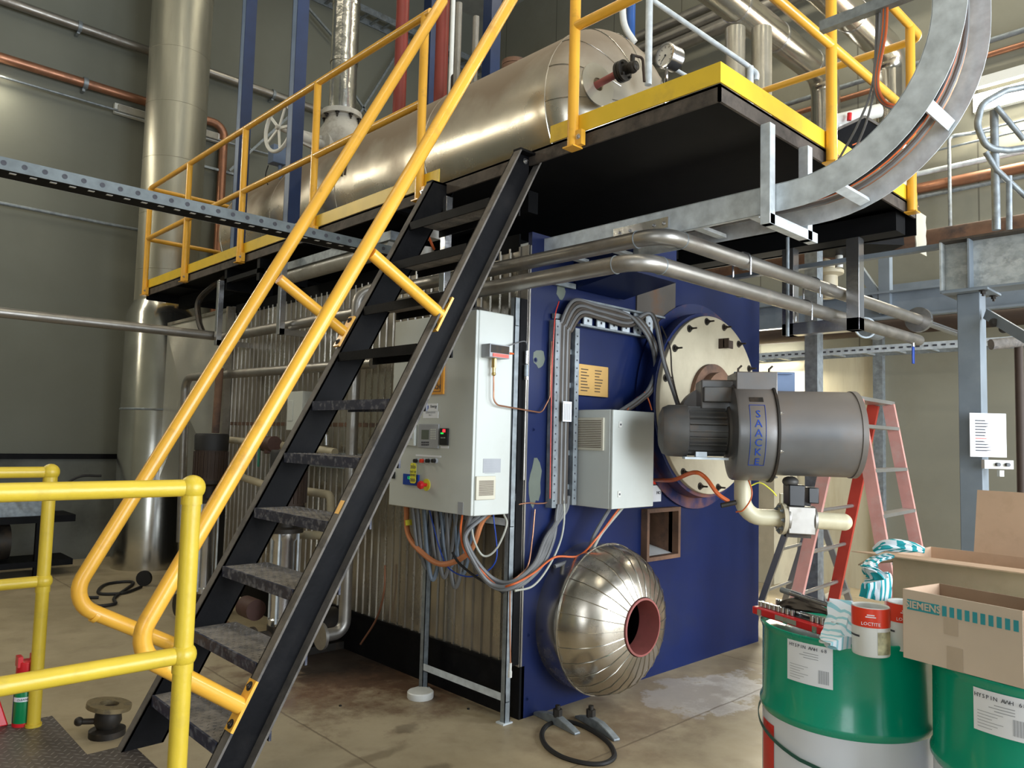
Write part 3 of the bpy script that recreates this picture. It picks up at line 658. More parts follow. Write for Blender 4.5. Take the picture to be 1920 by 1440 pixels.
for (y,lab,bend,low,s0,s1) in ((YNR-.03,'handrail',(-2.151,.80),(-1.755,.53),(-1.262,2.33),(-.873,2.115)),(YFR+.03,'handrail',(-2.165,.835),(-1.70,.575),(-1.315,2.31),(-.937,2.09))):
    top=(bend[0]+(4.45-bend[1])/1.80,4.45) if y<0 else (bend[0]+(4.17-bend[1])/1.838,4.17)
    h=part(ss,lab,MB().tube([(top[0],y,top[1]),(bend[0],y,bend[1]),(low[0],y,low[1])],.031,18,fil=.11),'orange_yellow')
    part(h,'strut',MB().tube([(s0[0],y,s0[1]),(s1[0],y,s1[1])],.028,16),'orange_yellow')
    d=V((SL,0,1)).normalized()
    for e in (low,s1):
        c=V((e[0]+.006,y,e[1])); nn=V((1,0,-SL)).normalized()
        part(h,'bracket',MB().obox(c+nn*.0,d,(0,1,0),nn,.19,.055,.012),'orange_yellow')
        for q in (-.07,.07): part(h,'bolt',MB().bolt(c+d*q-nn*.006,-nn,.011,.007),'dark_iron')
    part(h,'elbow_weld',MB().tube([(bend[0]+.095*math.cos(a)*0+ .10,y,bend[1]-.062),(bend[0]+.115,y,bend[1]-.072)],.0325,18),'orange_yellow')
# ================================================================ FLOOR PLATE + FOREGROUND RAILS
struct('trim_10',MB().box(-4.2,-2.045,-2.9,1.075,0,FP).box(-2.045,-1.87,-2.9,.50,0,FP),'checker')
rx=-2.125
def rail(label,y,ys,ztop,zmid,xe,r=.0255,rb=.0385):
    t=thing('yellow_guardrail',label,'guardrail',(rx,y,FP))
    part(t,'post',MB().cyl((rx,y,FP),(rx,y,ztop),r+.002,20).cyl((rx,y,FP),(rx,y,FP+.012),r+.008,20),'lemon_yellow')
    for z in (ztop,zmid): part(t,'ball_fitting',MB().sphere((rx,y,z),rb,24).cyl((rx,y,z-.05),(rx,y,z-.02),r+.005,20,),'lemon_yellow')
    for z in (ztop,zmid): part(t,'rail',MB().cyl((rx,y,z),(xe,y,z),r,20),'lemon_yellow')
    part(t,'post',MB().cyl((xe,y,FP),(xe,y,ztop),r,20),'lemon_yellow'); return t
nb=D(340,915,2.3); lb=D(110,885,3.57)
rx=(nb.x+lb.x)/2
rail('thick lemon-yellow ball-jointed guardrail nearest the camera at bottom left',nb.y,0,nb.z,D(322,1225,2.3).z,-3.9)
rail('lemon-yellow ball-jointed guardrail behind the nearer one by the spray can',lb.y,0,lb.z,D(97,1085,3.57).z,-4.0)
# ================================================================ CONTROL CABINET
cx0,cx1,cy0,cy1,cz0,cz1=-.40,-.125,.005,.765,1.13,2.235
cb=thing('control_cabinet','tall pale grey control cabinet with keypad and vents mounted in front of the corrugated side','cabinet',(-.26,.38,1.13))
part(cb,'body',MB().box(cx0+.02,cx1,cy0,cy1,cz0,cz1),'cabinet_grey',bevel=.006)
dr=part(cb,'door',MB().box(cx0,cx0+.018,cy0+.002,cy1-.002,cz0+.002,cz1-.002),'cabinet_grey',bevel=.004)
for z in (cz0+.18,cz1-.18,(cz0+cz1)/2+.02): part(dr,'lock',MB().box(cx0-.01,cx0,cy1-.06,cy1-.03,z-.02,z+.02),'black_plastic')
def front(x,y): p=P(x,y,X=cx0); return p.y,p.z
def plate(root,name,a,b,m,t=.006,x=cx0,bevel=0,label=None):
    (ya,za),(yb,zb)=front(*a),front(*b); return part(root,name,MB().box(x-t,x,ya,yb,za,zb),m,bevel,label)
# warning sign
w_=plate(cb,'warning_sign',(770,672),(833,739),'orange_sign',.01,label='orange hot surface warning sign partly hidden by the stair')
ya,za=front(770,672); yb,zb=front(833,739)
def rectline(root,name,y0,y1,z0,z1,x,m,t=.0035):
    mb=MB().box(x-.001,x,y0,y1,z0,z0+t).box(x-.001,x,y0,y1,z1-t,z1).box(x-.001,x,y0,y0+t,z0,z1).box(x-.001,x,y1-t,y1,z0,z1); return part(root,name,mb,m)
rectline(w_,'border',min(ya,yb)+.022,max(ya,yb)-.012,min(za,zb)+.014,max(za,zb)-.012,cx0-.0102,'ink')
yc=(ya+yb)/2+.0; 
for body,sz,fr in (('HOT SURFACE',.033,.30),('DO NOT TOUCH',.033,.16)):
    text(w_,'lettering',body,sz*1.12,(cx0-.012,yc+.004,min(za,zb)+fr*abs(za-zb)+.005),(0,-1,0),(0,0,1),'ink')
mb=MB(); tz=min(za,zb)+.52*abs(za-zb); pts=[(cx0-.0115,yc-.075,tz),(cx0-.0115,yc+.075,tz),(cx0-.0115,yc,tz+.125)]
for i in range(3): mb.bar(pts[i],pts[(i+1)%3],.012,.002,(1,0,0))
part(w_,'triangle_symbol',mb,'ink')
# energy logo sticker & tag label
s=plate(cb,'logo_sticker',(798,757),(820,771),'paper',.002); y,z=front(813,762)
text(s,'lettering','Energy',.022,(cx0-.0035,y-.005,z),(0,-1,0),(0,0,1),'ink',ext=.0004)
y,z=front(802,764); part(s,'shield_mark',MB().prism([(cx0-.002,y+.008,z+.01),(cx0-.002,y-.01,z+.01),(cx0-.002,y-.009,z-.006),(cx0-.002,y-.001,z-.014),(cx0-.002,y+.007,z-.006)],(-.001,0,0)),'blue_plastic')
y,z=front(800,758); part(s,'orange_mark',MB().box(cx0-.003,cx0-.002,y-.01,y+.008,z-.006,z+.004),'orange_sign')
s=plate(cb,'number_sticker',(794,772),(822,784),'paper',.002); y,z=front(808,776)
text(s,'lettering','STEAM BOILER\nNo 1',.014,(cx0-.0035,y,z),(0,-1,0),(0,0,1),'grey_ink',ext=.0004)
# thermostat, keypad, controller
k1=plate(cb,'thermostat',(761,796),(781,836),'cabinet_grey',.02,bevel=.004)
plate(k1,'display',(765,804),(777,813),'lcd',.0015,cx0-.02); plate(k1,'knob_bar',(764,817),(778,823),'grey_ink',.004,cx0-.02)
k2=plate(cb,'keypad_panel',(787,795),(823,841),'grey_panel',.008,bevel=.002)
plate(k2,'display',(793,806),(806,824),'lcd',.0015,cx0-.008)
for i in range(3):
    for j in range(5): plate(k2,'key',(809.5+i*3.5,804+j*4.2),(812+i*3.5,807+j*4.2),'cabinet_grey',.0015,cx0-.008)
for i in range(4):
    for j in range(2): plate(k2,'key',(792.5+i*3.7,828+j*4.5),(795.2+i*3.7,831+j*4.5),'ink',.0015,cx0-.008)
plate(k2,'header_strip',(789,797),(818,800),'grey_ink',.0012,cx0-.008)
k3=plate(cb,'level_controller',(827,803),(841,835),'black_plastic',.01,bevel=.001)
plate(k3,'led_display',(833,805),(837.5,810.5),'led_red',.0015,cx0-.01); plate(k3,'led_display',(829,811),(834,814),'led_green',.0015,cx0-.01)
for i in range(3): plate(k3,'button',(829.5+i*3,820),(831+i*3,822),'cabinet_grey',.0012,cx0-.01)
plate(cb,'small_label',(827,836),(841,841),'paper',.002)
plate(cb,'label_strip',(780,852),(827,858),'paper',.002)
for px,m in ((784,'black_plastic'),(796,'red_lamp'),(807,'black_plastic'),(818,'black_plastic')):
    y,z=front(px,864); b_=part(cb,'push_button',MB().cyl((cx0,y,z),(cx0-.012,y,z),.015,20),'grey_panel'); part(b_,'button_cap',MB().cyl((cx0-.012,y,z),(cx0-.03,y,z),.011,18),m)
k4=plate(cb,'display_unit',(759,888),(786,911),'blue_plastic',.012); 
y,z=front(771,896); text(k4,'lettering','1.24',.022,(cx0-.0135,y,z),(0,-1,0),(0,0,1),'led_green',ext=.0004)
y,z=front(800,909); e_=part(cb,'emergency_stop',MB().cyl((cx0,y,z),(cx0-.004,y,z),.034,30),'yellow_tag',label='red mushroom stop button on a yellow disc')
part(e_,'mushroom_head',MB().lathe([(.010,0),(.010,.025),(.022,.03),(.024,.042),(.018,.052),(.0001,.055)],(cx0-.003,y,z),(-1,0,0),24),'red_plastic')
# yellow out-of-service tag hung on first button
y,z=front(784.5,868); yb,zb=front(784,906)
tg=thing('warning_tag','yellow rounded hanging tag with checks and black print looped over a cabinet button','tag',(cx0-.02,y,zb))
hh=z-zb; ww=.028; pts=[]
for sx_,sz_,a0 in ((-1,1,90),(-1,-1,180),(1,-1,270),(1,1,0)):
    for j in range(5):
        a=math.radians(a0+j*22.5); cyy=y+(ww-.014)*(1 if sx_<0 else -1)*(-1 if False else 1)
        pts.append((cx0-.0345,y-sx_*-(ww-.014)*1.0+.014*math.cos(a),(zb+hh/2)+sz_*(hh/2-.014)+.014*math.sin(a)))
part(tg,'card',MB().prism(pts,(-.0012,0,0)),'yellow_tag')
part(tg,'tie',MB().tube([(cx0-.024,y+.011,z+.004),(cx0-.038,y,z-.012),(cx0-.024,y-.011,z+.004)],.0014,5),'ink')
for zz,b_,s_ in ((.56,'OUT OF',.017),(.40,'SERVICE',.0165)): text(tg,'lettering',b_,s_,(cx0-.0365,y,zb+hh*zz),(0,-1,0),(0,0,1),'ink',ext=.0003)
mb=MB()
for r0 in (.08,.72):
    for i in range(3):
        for j in range(8):
            if (i+j)%2: mb.box(cx0-.0362,cx0-.0357,y-.024+j*.006,y-.018+j*.006,zb+hh*r0+i*.006,zb+hh*r0+i*.006+.006)
part(tg,'check_pattern',mb,'ink')
plate(cb,'ce_plate',(859,941),(868,965),'grey_panel',.002)
# side face items (Y=cy0)
def side(x,y): p=P(x,y,Y=cy0); return p.x,p.z
def splate(root,name,a,b,m,t=.006,y=cy0,bevel=0,label=None):
    (xa,za),(xb,zb)=side(*a),side(*b); return part(root,name,MB().box(xa,xb,y-t,y,za,zb),m,bevel,label)
(xa,za),(xb,zb)=side(891,893),side(926,936)
vt=part(cb,'vent_grille',MB().box(xa,xb,cy0-.012,cy0,zb,za),'vent_cream',bevel=.003,label='cream slotted vent')
for k in range(14):
    z=zb+.025+k*(za-zb-.05)/13; part(vt,'slot',MB().box(xa+.018,xb-.016,cy0-.0135,cy0-.012,z-.0016,z+.0016),'vent_slot')
n_=splate(cb,'engraved_plate',(906,860),(938,886),'grey_panel',.002)
(xa,za),(xb,zb)=side(906,860),side(938,886)
for k in range(6): part(n_,'engraved_line',MB().box(xa+.012,xa+.012+random.uniform(.05,.09),cy0-.0026,cy0-.002,za-.015-k*.013,za-.013-k*.013),'grey_ink')
# stand
sd=thing('cabinet_stand','galvanised channel frame on two legs carrying the grey control cabinet','stand',(-.1,.38,0))
for y,nm in ((.0,'a'),(.735,'b')):
    part(sd,'leg',MB().box(-.122,-.082,y,y+.004,0,2.34 if y<.1 else 2.2).box(-.122,-.118,y,y+.035,0,2.34 if y<.1 else 2.2).box(-.086,-.082,y,y+.035,0,2.34 if y<.1 else 2.2),'galv_old')
    part(sd,'foot_plate',MB().box(-.14,-.07,y-.01,y+.05,0,.008),'galv')
for z in (.135,1.08,2.2): part(sd,'cross_rail',MB().box(-.12,-.116,.0,.77,z-.022,z+.022).box(-.12,-.09,.0,.77,z-.022,z-.018),'galv')
part(sd,'wall_strut',MB().box(-.1,-.012,.003,.025,1.2,1.24),'galv')
# loose cables under the cabinet
def C(label,pts,r,m,group=None,name='cable',cat='cable',k=8):
    return single(name,label,cat,MB().tube(spline(pts,k),r,8),m,group)
def bot(px,X=-.27): p=P(px,960,X=X); return p
z0=cz0
def hang(a,b,dip,x0,x1,ya=None,yb=None,zb=None):
    pa=V((x0,a,z0)); pb=V((x1,b,z0 if zb is None else zb)); mid=(pa+pb)/2; mid.z=min(pa.z,pb.z)-dip
    q1=pa.lerp(mid,.5);q1.z=mid.z+dip*.28;q2=pb.lerp(mid,.5);q2.z=mid.z+dip*.28
    return [pa,q1,mid,q2,pb]
grp='drooping grey cables below the control cabinet'
for i,(a,b,dp,r,m) in enumerate(((.62,.54,.30,.012,'grey_cable'),(.60,.50,.36,.013,'grey_cable'),(.56,.46,.42,.013,'blue_grey_cable'),(.53,.42,.32,.012,'grey_cable'),(.50,.38,.40,.013,'grey_cable'),(.48,.34,.34,.010,'blue_grey_cable'),(.45,.30,.45,.013,'grey_cable'),(.40,.26,.37,.011,'blue_grey_cable'))):
    C('thick grey cable hanging in a narrow loop from the control cabinet underside',hang(a,b,dp,-.33+.02*i,-.22+.01*i),r,m,grp)
C('thick orange conduit drooping from the far corner of the control cabinet underside',[V((-.3,.72,z0)),P(765,1000,X=-.3),P(790,1035,X=-.3),P(830,1058,X=-.28),P(880,1035,X=-.24),P(903,980,X=-.22),V((-.2,.08,z0))],.016,'hose_orange','orange cables on the boiler')
mb=MB().tube([P(766,975,X=-.3),P(767,985,X=-.3)],.021,12); single('cable_marker','yellow plastic sleeve round the orange conduit under the cabinet','marker',mb,'yellow_tag')
C('thin pale cable drooping in a wide loop under the cabinet side',[V((-.32,.10,z0)),P(888,1010,X=-.3),P(906,1042,X=-.25),P(930,1030,X=-.2),P(950,985,X=-.16),V((-.15,.02,z0))],.006,'light_cable')
C('thin blue wire looping below the other cabinet cables',[V((-.3,.5,z0)),P(828,1040,X=-.28),P(850,1072,X=-.26),P(890,1080,X=-.24),P(930,1050,X=-.2),V((-.2,.05,z0))],.004,'blue_plastic')
C('thin black cable end curling beside the cabinet loops',[P(848,1035,X=-.3),P(860,1055,X=-.28),P(890,1080,X=-.25),P(925,1100,X=-.2),P(945,1112,X=-.16)],.007,'black_rubber')
big='heavy cable bundle sweeping from the cabinet round to the cable ladder'
for i in range(5):
    o=V((-.015*i,-.0,.018*(i%3)))
    C('heavy grey cable of the bundle sweeping under the cabinet up to the cable ladder',[V((-.36+.03*i,.06+.02*(i%2),z0)),P(872+4*i,1010,X=-.3)+o,P(893+3*i,1060,X=-.25)+o,P(935,1098,X=-.16)+o,P(972,1100,Y=-.05)+o,P(1015,1062,Y=-.06)+o,P(1038,1010,Y=-.05)+o,P(1044+4*i,960,Y=-.04)+V((0,0,0)),P(1050+4*i,930,Y=-.035)],.011,'grey_cable',big)
C('bright orange cable running with the bundle from cabinet to small box',[V((-.38,.10,z0)),P(864,1000,X=-.36),P(876,1040,X=-.34),P(930,1095,X=-.18),P(960,1096,Y=-.08),P(1000,1075,Y=-.09),P(1040,1045,Y=-.09),P(1085,1042,Y=-.12),P(1118,1010,Y=-.18),V((.60,-.2,1.157))],.006,'orange_cable','orange cables on the boiler')
C('grey conduit looping from the cable ladder over the silver dome into the small box',[P(1040,1062,Y=-.06),P(1065,1053,Y=-.07),P(1100,1035,Y=-.12),P(1116,1000,Y=-.16),V((.56,-.16,1.157))],.012,'grey_cable')
C('second grey conduit looping up to the underside of the small grey box',[P(1080,1052,Y=-.09),P(1105,1040,Y=-.13),P(1128,1000,Y=-.18),V((.66,-.18,1.157))],.009,'light_cable')
C('pale green cable outermost in the sweep below the ladder tray',[P(965,1108,Y=-.07),P(1000,1098,Y=-.08),P(1030,1060,Y=-.08),P(1052,1010,Y=-.06),P(1058,960,Y=-.05),P(1052,900,Y=-.045)],.006,'light_cable')
# capillary copper tube with plug end
cp=P(958,1100,X=-.15)
t_=thing('capillary_tube','thin copper capillary tube with a white plug hanging beside the cabinet stand leg','tube',P(956,1262,X=-.13))
part(t_,'tube',MB().tube(spline([P(1003,955,Y=-.02),P(998,1010,Y=-.03),P(990,1060,Y=-.04),P(972,1080,Y=-.06),P(958,1095,X=-.13),P(956,1150,X=-.13),P(957,1245,X=-.13)]),.0045,8),'copper')
part(t_,'plug',MB().cyl(P(957,1243,X=-.13),P(956.5,1258,X=-.13),.008,10).cyl(P(956.5,1258,X=-.13),P(956,1270,X=-.13),.011,10),'white_paint')
C('thin grey capillary running level from the cabinet corner to the cable ladder',[V((-.13,.03,1.165)),P(985,943,Y=.0)+V((0,-.01,0)),P(1010,944,Y=-.01),P(1030,938,Y=-.02),P(1034,900,Y=-.03),P(1035,750,Y=-.03)],.004,'copper')
C('dark red wire climbing the left rail of the cable ladder',[P(1031,935,Y=-.05),P(1033,800,Y=-.05),P(1035,700,Y=-.05),P(1040,600,Y=-.05),P(1048,565,Y=-.04)],.003,'red_lamp')
# pressure switch
p=P(924,662,Y=cy0)
pswitch=thing('pressure_switch','small grey pressure switch box with brass fitting on the cabinet side','switch',(p.x,cy0-.03,p.z))
(xa,za),(xb,zb)=side(908,646),side(949,676)
sb=part(pswitch,'housing',MB().box(xa-.02,xb-.04,cy0-.07,cy0,zb,za),'grey_panel',bevel=.003)
part(pswitch,'face_plate',MB().box(xa-.014,xb-.046,cy0-.072,cy0-.07,zb+.025,za-.005),'dark_iron'); part(pswitch,'red_strip',MB().box(xa,xb-.05,cy0-.0735,cy0-.07,zb+.004,zb+.022),'red_lamp')
xm=(xa+xb)/2-.035
part(pswitch,'brass_fitting',MB().cyl((xm,cy0-.03,zb),(xm,cy0-.03,zb-.05),.014,6).cyl((xm,cy0-.03,zb-.05),(xm,cy0-.03,zb-.08),.009,12).sphere((xm,cy0-.03,zb-.085),.012,12),'brass')
part(pswitch,'capillary',MB().tube([(xm,cy0-.03,zb-.09),(xm+.005,cy0-.03,zb-.25),(.08,-.03,zb-.28),P(1031,745,Y=-.03),P(1034,640,Y=-.03)],.0045,8,fil=.05),'copper')
part(pswitch,'red_lead',MB().tube(spline([(xb-.045,cy0-.05,zb+.03),(xb,cy0-.05,zb+.035),(xb+.008,cy0-.04,za-.035),(xb-.04,cy0-.02,za-.03)]),.005,8),'orange_cable')
# transducer on the frame
q=P(987,690,Y=-.02)
td=thing('pressure_transducer','slim silver pressure transducer on a vertical tube between cabinet and blue front','sensor',(q.x,q.y,P(987,730,Y=-.02).z))
def vz(y): return P(987,y,Y=-.02).z
part(td,'probe',MB().cyl((q.x,q.y,vz(682)),(q.x,q.y,vz(658)),.010,16),'polished')
part(td,'body',MB().cyl((q.x,q.y,vz(706)),(q.x,q.y,vz(684)),.013,16),'galv_old')
part(td,'nut',MB().cyl((q.x,q.y,vz(712)),(q.x,q.y,vz(706)),.012,6),'polished')
part(td,'pipe',MB().tube([(q.x,q.y,vz(712)),(q.x,q.y,vz(745)),(q.x,q.y,vz(900))],.005,8),'stainless')
part(td,'cable',MB().tube(spline([(q.x,q.y,vz(658)),P(988,645,Y=-.02),P(980,640,Y=-.01),(xb-.03,-.02,za)]),.0035,6),'grey_cable')
single('gap_strip','flat black upright strip added as the dark gap between the control cabinet and the blue front panel','upright',MB().box(-.078,-.024,.0,.006,.3,2.34),'black_steel')  # black strip paints in the shade of an empty gap
# ================================================================ SMALL GREY BOX
bx0,bx1,by0,bz0,bz1=.393,.79,-.30,1.157,1.728
jb=thing('junction_box','small pale grey wall box with side vent and two latches on the blue front','electrical box',(.59,-.15,bz0))
part(jb,'body',MB().box(bx0,bx1,by0+.02,0,bz0,bz1),'cabinet_grey',bevel=.005)
d_=part(jb,'door',MB().box(bx0+.001,bx1-.001,by0,by0+.018,bz0+.001,bz1-.001),'cabinet_grey',bevel=.004)
for z in (bz1-.085,bz0+.085):
    l_=part(d_,'latch',MB().box(bx0+.05,bx0+.075,by0-.006,by0,z-.018,z+.018),'white_paint',bevel=.001); part(l_,'keyhole',MB().cyl((bx0+.0625,by0-.0075,z),(bx0+.0625,by0-.006,z),.006,10),'ink')
a,b=P(1084,783,X=bx0),P(1133,845,X=bx0)
vt=part(jb,'vent_grille',MB().box(bx0-.012,bx0,a.y,b.y,b.z,a.z),'vent_cream',bevel=.002)
for k in range(16):
    z=b.z+.018+k*(a.z-b.z-.036)/15; part(vt,'slot',MB().box(bx0-.0135,bx0-.012,min(a.y,b.y)+.015,max(a.y,b.y)-.012,z-.0025,z+.0015),'vent_slot')
single('relay_box','flat grey terminal box on the blue front just right of the small box','electrical box',MB().box(.83,.95,-.13,0,1.40,1.66),'cabinet_grey',bevel=.004)
# ================================================================ CABLE LADDER ON THE BLUE FRONT
x1,x2=P(1041,750,Y=-.05).x,P(1072,750,Y=-.05).x
zt=P(1045,600,Y=-.05).z; zb_=P(1041,952,Y=-.05).z
cl=thing('cable_ladder','galvanised perforated cable ladder climbing the blue front beside the grey box','cable tray',((x1+x2)/2,-.03,zb_))
def perf(root,x0,x1_,y,z0_,z1_,m='galv_old'):
    r_=part(root,'side_rail',MB().box(x0,x1_,y-.006,y,z0_,z1_).box(x0,x0+.003,y,y+.045,z0_,z1_),m)
    mb=MB(); z=z0_+.04
    while z<z1_-.03: mb.cyl(((x0+x1_)/2,y-.0075,z),((x0+x1_)/2,y-.006,z),.0055,8); z+=.048
    part(r_,'slot_row',mb,'ink')
perf(cl,x1-.017,x1+.017,-.052,zb_,zt); perf(cl,x2+.012,x2+.05,-.052,zb_+.01,zt-.03)
mb=MB()
for k in range(7):
    z=zb_+.1+k*.2; part(cl,'rung',MB().box(x1,x2+.04,-.03,-.01,z,z+.03),'galv_old')
tg_=P(1060,770,Y=-.075); g2=part(cl,'tag_plate',MB().box(x1+.03,x1+.105,-.085,-.083,P(1052,790,Y=-.08).z,P(1052,752,Y=-.08).z),'paper')
for k in range(5): part(g2,'print_line',MB().box(x1+.040+k*.012,x1+.045+k*.012,-.0858,-.085,P(1052,787,Y=-.08).z,P(1052,756,Y=-.08).z),'grey_ink')
a=P(1095,600,Y=-.05); zt2=P(1150,575,Y=-.05).z; zb2=P(1150,620,Y=-.05).z
xe=P(1243,600,Y=-.05).x
hl=thing('cable_ladder','short level cable ladder with slotted plates along the top of the blue front','cable tray',((x2+xe)/2,-.03,zb2))
for z,xa_ in ((zt2,xe+.02),(zb2,xe-.14)): part(hl,'side_rail',MB().box(x2+.06,xa_,-.055,-.015,z-.006,z+.006),'galv_old')
part(hl,'side_rail',MB().box(xe-.03,xe+.02,-.055,-.015,zb2-.02,zb2-.008),'galv_old')
for k in range(6):
    x=x2+.12+k*.125; r_=part(hl,'slotted_plate',MB().box(x,x+.075,-.03,-.02,zb2,zt2),'galv')
    part(r_,'slot_row',MB().box(x+.03,x+.045,-.032,-.03,zb2+.03,zb2+.045).box(x+.03,x+.045,-.032,-.03,zb2+.06,zb2+.075).box(x+.03,x+.045,-.032,-.03,zb2+.09,zb2+.105),'ink')
hb='cable bundle running up the cable ladder and over to the right'
for i in range(6):
    xo=x1+.028+i*.017; zo=zt2-.015-i*.016; ro=.14
    pts=[V((xo,-.045,zb_+.02)),V((xo,-.045,zt-.12)),V((xo+.015,-.05,zt-.0-i*.01)),V((xo+.11,-.055,zo)),V((xo+.3,-.055,zo-.0)),V((xo+.56,-.06,zo-.01))]
    pts+=[P(1190+i*4,600,Y=-.08),P(1218+i*3,640,Y=-.10),P(1228+i*2.4,690,Y=-.12),P(1215+i*3,730,Y=-.15),P(1190+i*4,752,Y=-.17),V((.60+i*.022,-.17,bz1-.005))] if i<4 else [P(1205+i*4,590,Y=-.10),P(1232+i*3,680,Y=-.22),P(1250+i*3,735,Y=-.32),P(1275,775,Y=-.45)]
    C('dusty grey cable of the bundle climbing the ladder and bending over to the right' ,pts,.0105,'dusty_cable' if i%2 else 'grey_cable',hb)
C('thin orange cable dropping into the left of the small box top',[P(1196,745,Y=-.16),P(1184,755,Y=-.17),P(1176,769,Y=-.18)],.0045,'orange_cable')
C('thin orange cable dropping into the right of the small box top',[P(1208,735,Y=-.16),P(1216,750,Y=-.17),P(1222,769,Y=-.18)],.0045,'orange_cable')
C('single thin cable bowing in front of the round door edge',[P(1240,612,Y=-.05),P(1256,650,Y=-.2),P(1260,700,Y=-.3),P(1270,745,Y=-.4),P(1280,770,Y=-.5)],.005,'dusty_cable')
# ================================================================ BURNER
bo_=D(1480,815,4.25); th=math.radians(50)
d=V((math.cos(th),-math.sin(th),0)); e=V((-math.sin(th),-math.cos(th),0)); U=V((0,0,1))
bo_.z=1.615
S=4.25/1430
def bp(t,a=0,u=0): return bo_+d*t+e*a+U*u
bn=thing('burner','grey burner with fan motor and drum shaped inlet before the round door','burner',(bo_.x,bo_.y,1.3))
# px along: 1440 -> t ; use t=(px-1480)*S*1.0
tt=lambda px:(px-1480)*S
part(bn,'inlet_drum',MB().lathe([(.235,tt(1446)),(.235,tt(1586)),(.24,tt(1587)),(.24,tt(1596)),(.225,tt(1598)),(.222,tt(1590)),(.20,tt(1588)),(.0001,tt(1586))],bp(0),d,64),'burner_grey',label='large smooth grey cylinder')
part(bn,'fan_housing',MB().lathe([(.2,tt(1368)),(.262,tt(1372)),(.268,tt(1376)),(.268,tt(1440)),(.262,tt(1444)),(.2,tt(1446))],bp(0),d,64),'burner_grey',bevel=0)
part(bn,'housing_seam',MB().lathe([(.27,tt(1439)),(.276,tt(1440)),(.276,tt(1444)),(.24,tt(1446))],bp(0),d,64,cap0=False,cap1=False),'dark_iron')
for a in range(8):
    an=PI/8+a*PI/4; c=bp(tt(1444),.262*math.cos(an),.262*math.sin(an)); part(bn,'bolt',MB().bolt(c,d,.008,.012),'polished')
mb=MB().obox(bp(tt(1412),-.02,.22),d,e,U,tt(1452)-tt(1378),.30,.22); part(bn,'outlet_box',mb,'burner_grey',bevel=.006)
mb=MB().obox(bp(tt(1440),-.12,.345),d,e,U,tt(1502)-tt(1392),.02,.01).obox(bp(tt(1470),-.14,.26),d,e,U,.19,.012,.19); part(bn,'back_plate',mb,'grey_blue',bevel=.004,label='blue-grey flat bracket plate')
mb=MB().obox(bp(tt(1350),-.10,.18),d,e,U,.20,.26,.22); part(bn,'valve_body',mb,'burner_grey',bevel=.008)
part(bn,'terminal_box',MB().obox(bp(tt(1345),.0,.205),d,e,U,.155,.16,.085),'motor_grey',bevel=.006)
part(bn,'round_collar',MB().cyl(bp(tt(1345),-.18,.1),bp(tt(1345),-.42,.1),.17,40),'burner_grey')
c0=bp(tt(1300),.02,-.0)
m_=part(bn,'motor',MB().lathe([(.105,tt(1288)),(.118,tt(1292)),(.118,tt(1362)),(.14,tt(1364)),(.15,tt(1370))],bp(0,0,.0),d,40),'motor_grey')
for k in range(22):
    an=2*PI*k/22; r0,r1=.112,.142; q0=bp(tt(1292),r0*math.cos(an),r0*math.sin(an)); q1=bp(tt(1360),r0*math.cos(an),r0*math.sin(an)); rad=(e*math.cos(an)+U*math.sin(an)); part(m_,'cooling_fin',MB().bar(q0+rad*.013,q1+rad*.013,.005,.03,rad),'motor_grey')
part(bn,'fan_cowl',MB().lathe([(.0001,tt(1238)),(.09,tt(1239)),(.13,tt(1245)),(.145,tt(1256)),(.148,tt(1290)),(.135,tt(1292))],bp(0),d,48),'motor_grey',label='rounded dark fan cowl')
part(bn,'motor_foot',MB().obox(bp(tt(1322),.08,-.15),d,e,U,tt(1362)-tt(1284),.14,.012).obox(bp(tt(1315),.06,-.13),d,e,U,.06,.06,.03),'galv')
part(bn,'name_plate',MB().obox(bp(tt(1406),.205,.172),d,(e*.77+U*.64).normalized(),(U*.77-e*.64).normalized(),.07,.008,.03),'dark_iron')
for k,ch in enumerate('SAACKE'):
    ph=math.radians(35-14.5*k) if True else 0
    ph=math.asin(max(-1,min(1,(.092-.05*k)/.268)))
    rad=e*math.cos(ph)+U*math.sin(ph); up=U*math.cos(ph)-e*math.sin(ph)
    text(bn,'lettering',ch,.058,bp(tt(1406))+rad*.269,d,up,'blue_plastic')
pts=[]
for k in range(41):
    ph=-.78+1.30*k/40; pts.append((tt(1392),ph))
mb=MB()
for s_ in (tt(1392),tt(1419)):
    mb.tube([bp(s_)+(e*math.cos(p)+U*math.sin(p))*.269 for p in [(-.72+1.28*k/20) for k in range(21)]],.0015,4)
for p in (-.72,.56): mb.tube([bp(tt(1392))+(e*math.cos(p)+U*math.sin(p))*.269,bp(tt(1419))+(e*math.cos(p)+U*math.sin(p))*.269],.0015,4)
part(bn,'logo_outline',mb,'blue_plastic')
for px in (1392,1450): part(bn,'lifting_hook',MB().tube([bp(tt(px),-.1,.33),bp(tt(px),-.1,.37)],.006,8).tube([bp(tt(px),-.1,.365),bp(tt(px)+.02,-.1,.385)],.006,8),'dark_iron')
# hinge arm tying burner to boiler door
single('burner_hinge_arm','rusty hinge arm between the round cream door and the burner','hinge',MB().bar(V((CX+.3,-.205,1.62)),bp(tt(1405),-.24,.0),.05,.08).cyl(V((CX+.3,-.215,1.5)),V((CX+.3,-.215,1.74)),.03,16),'soot_rust')
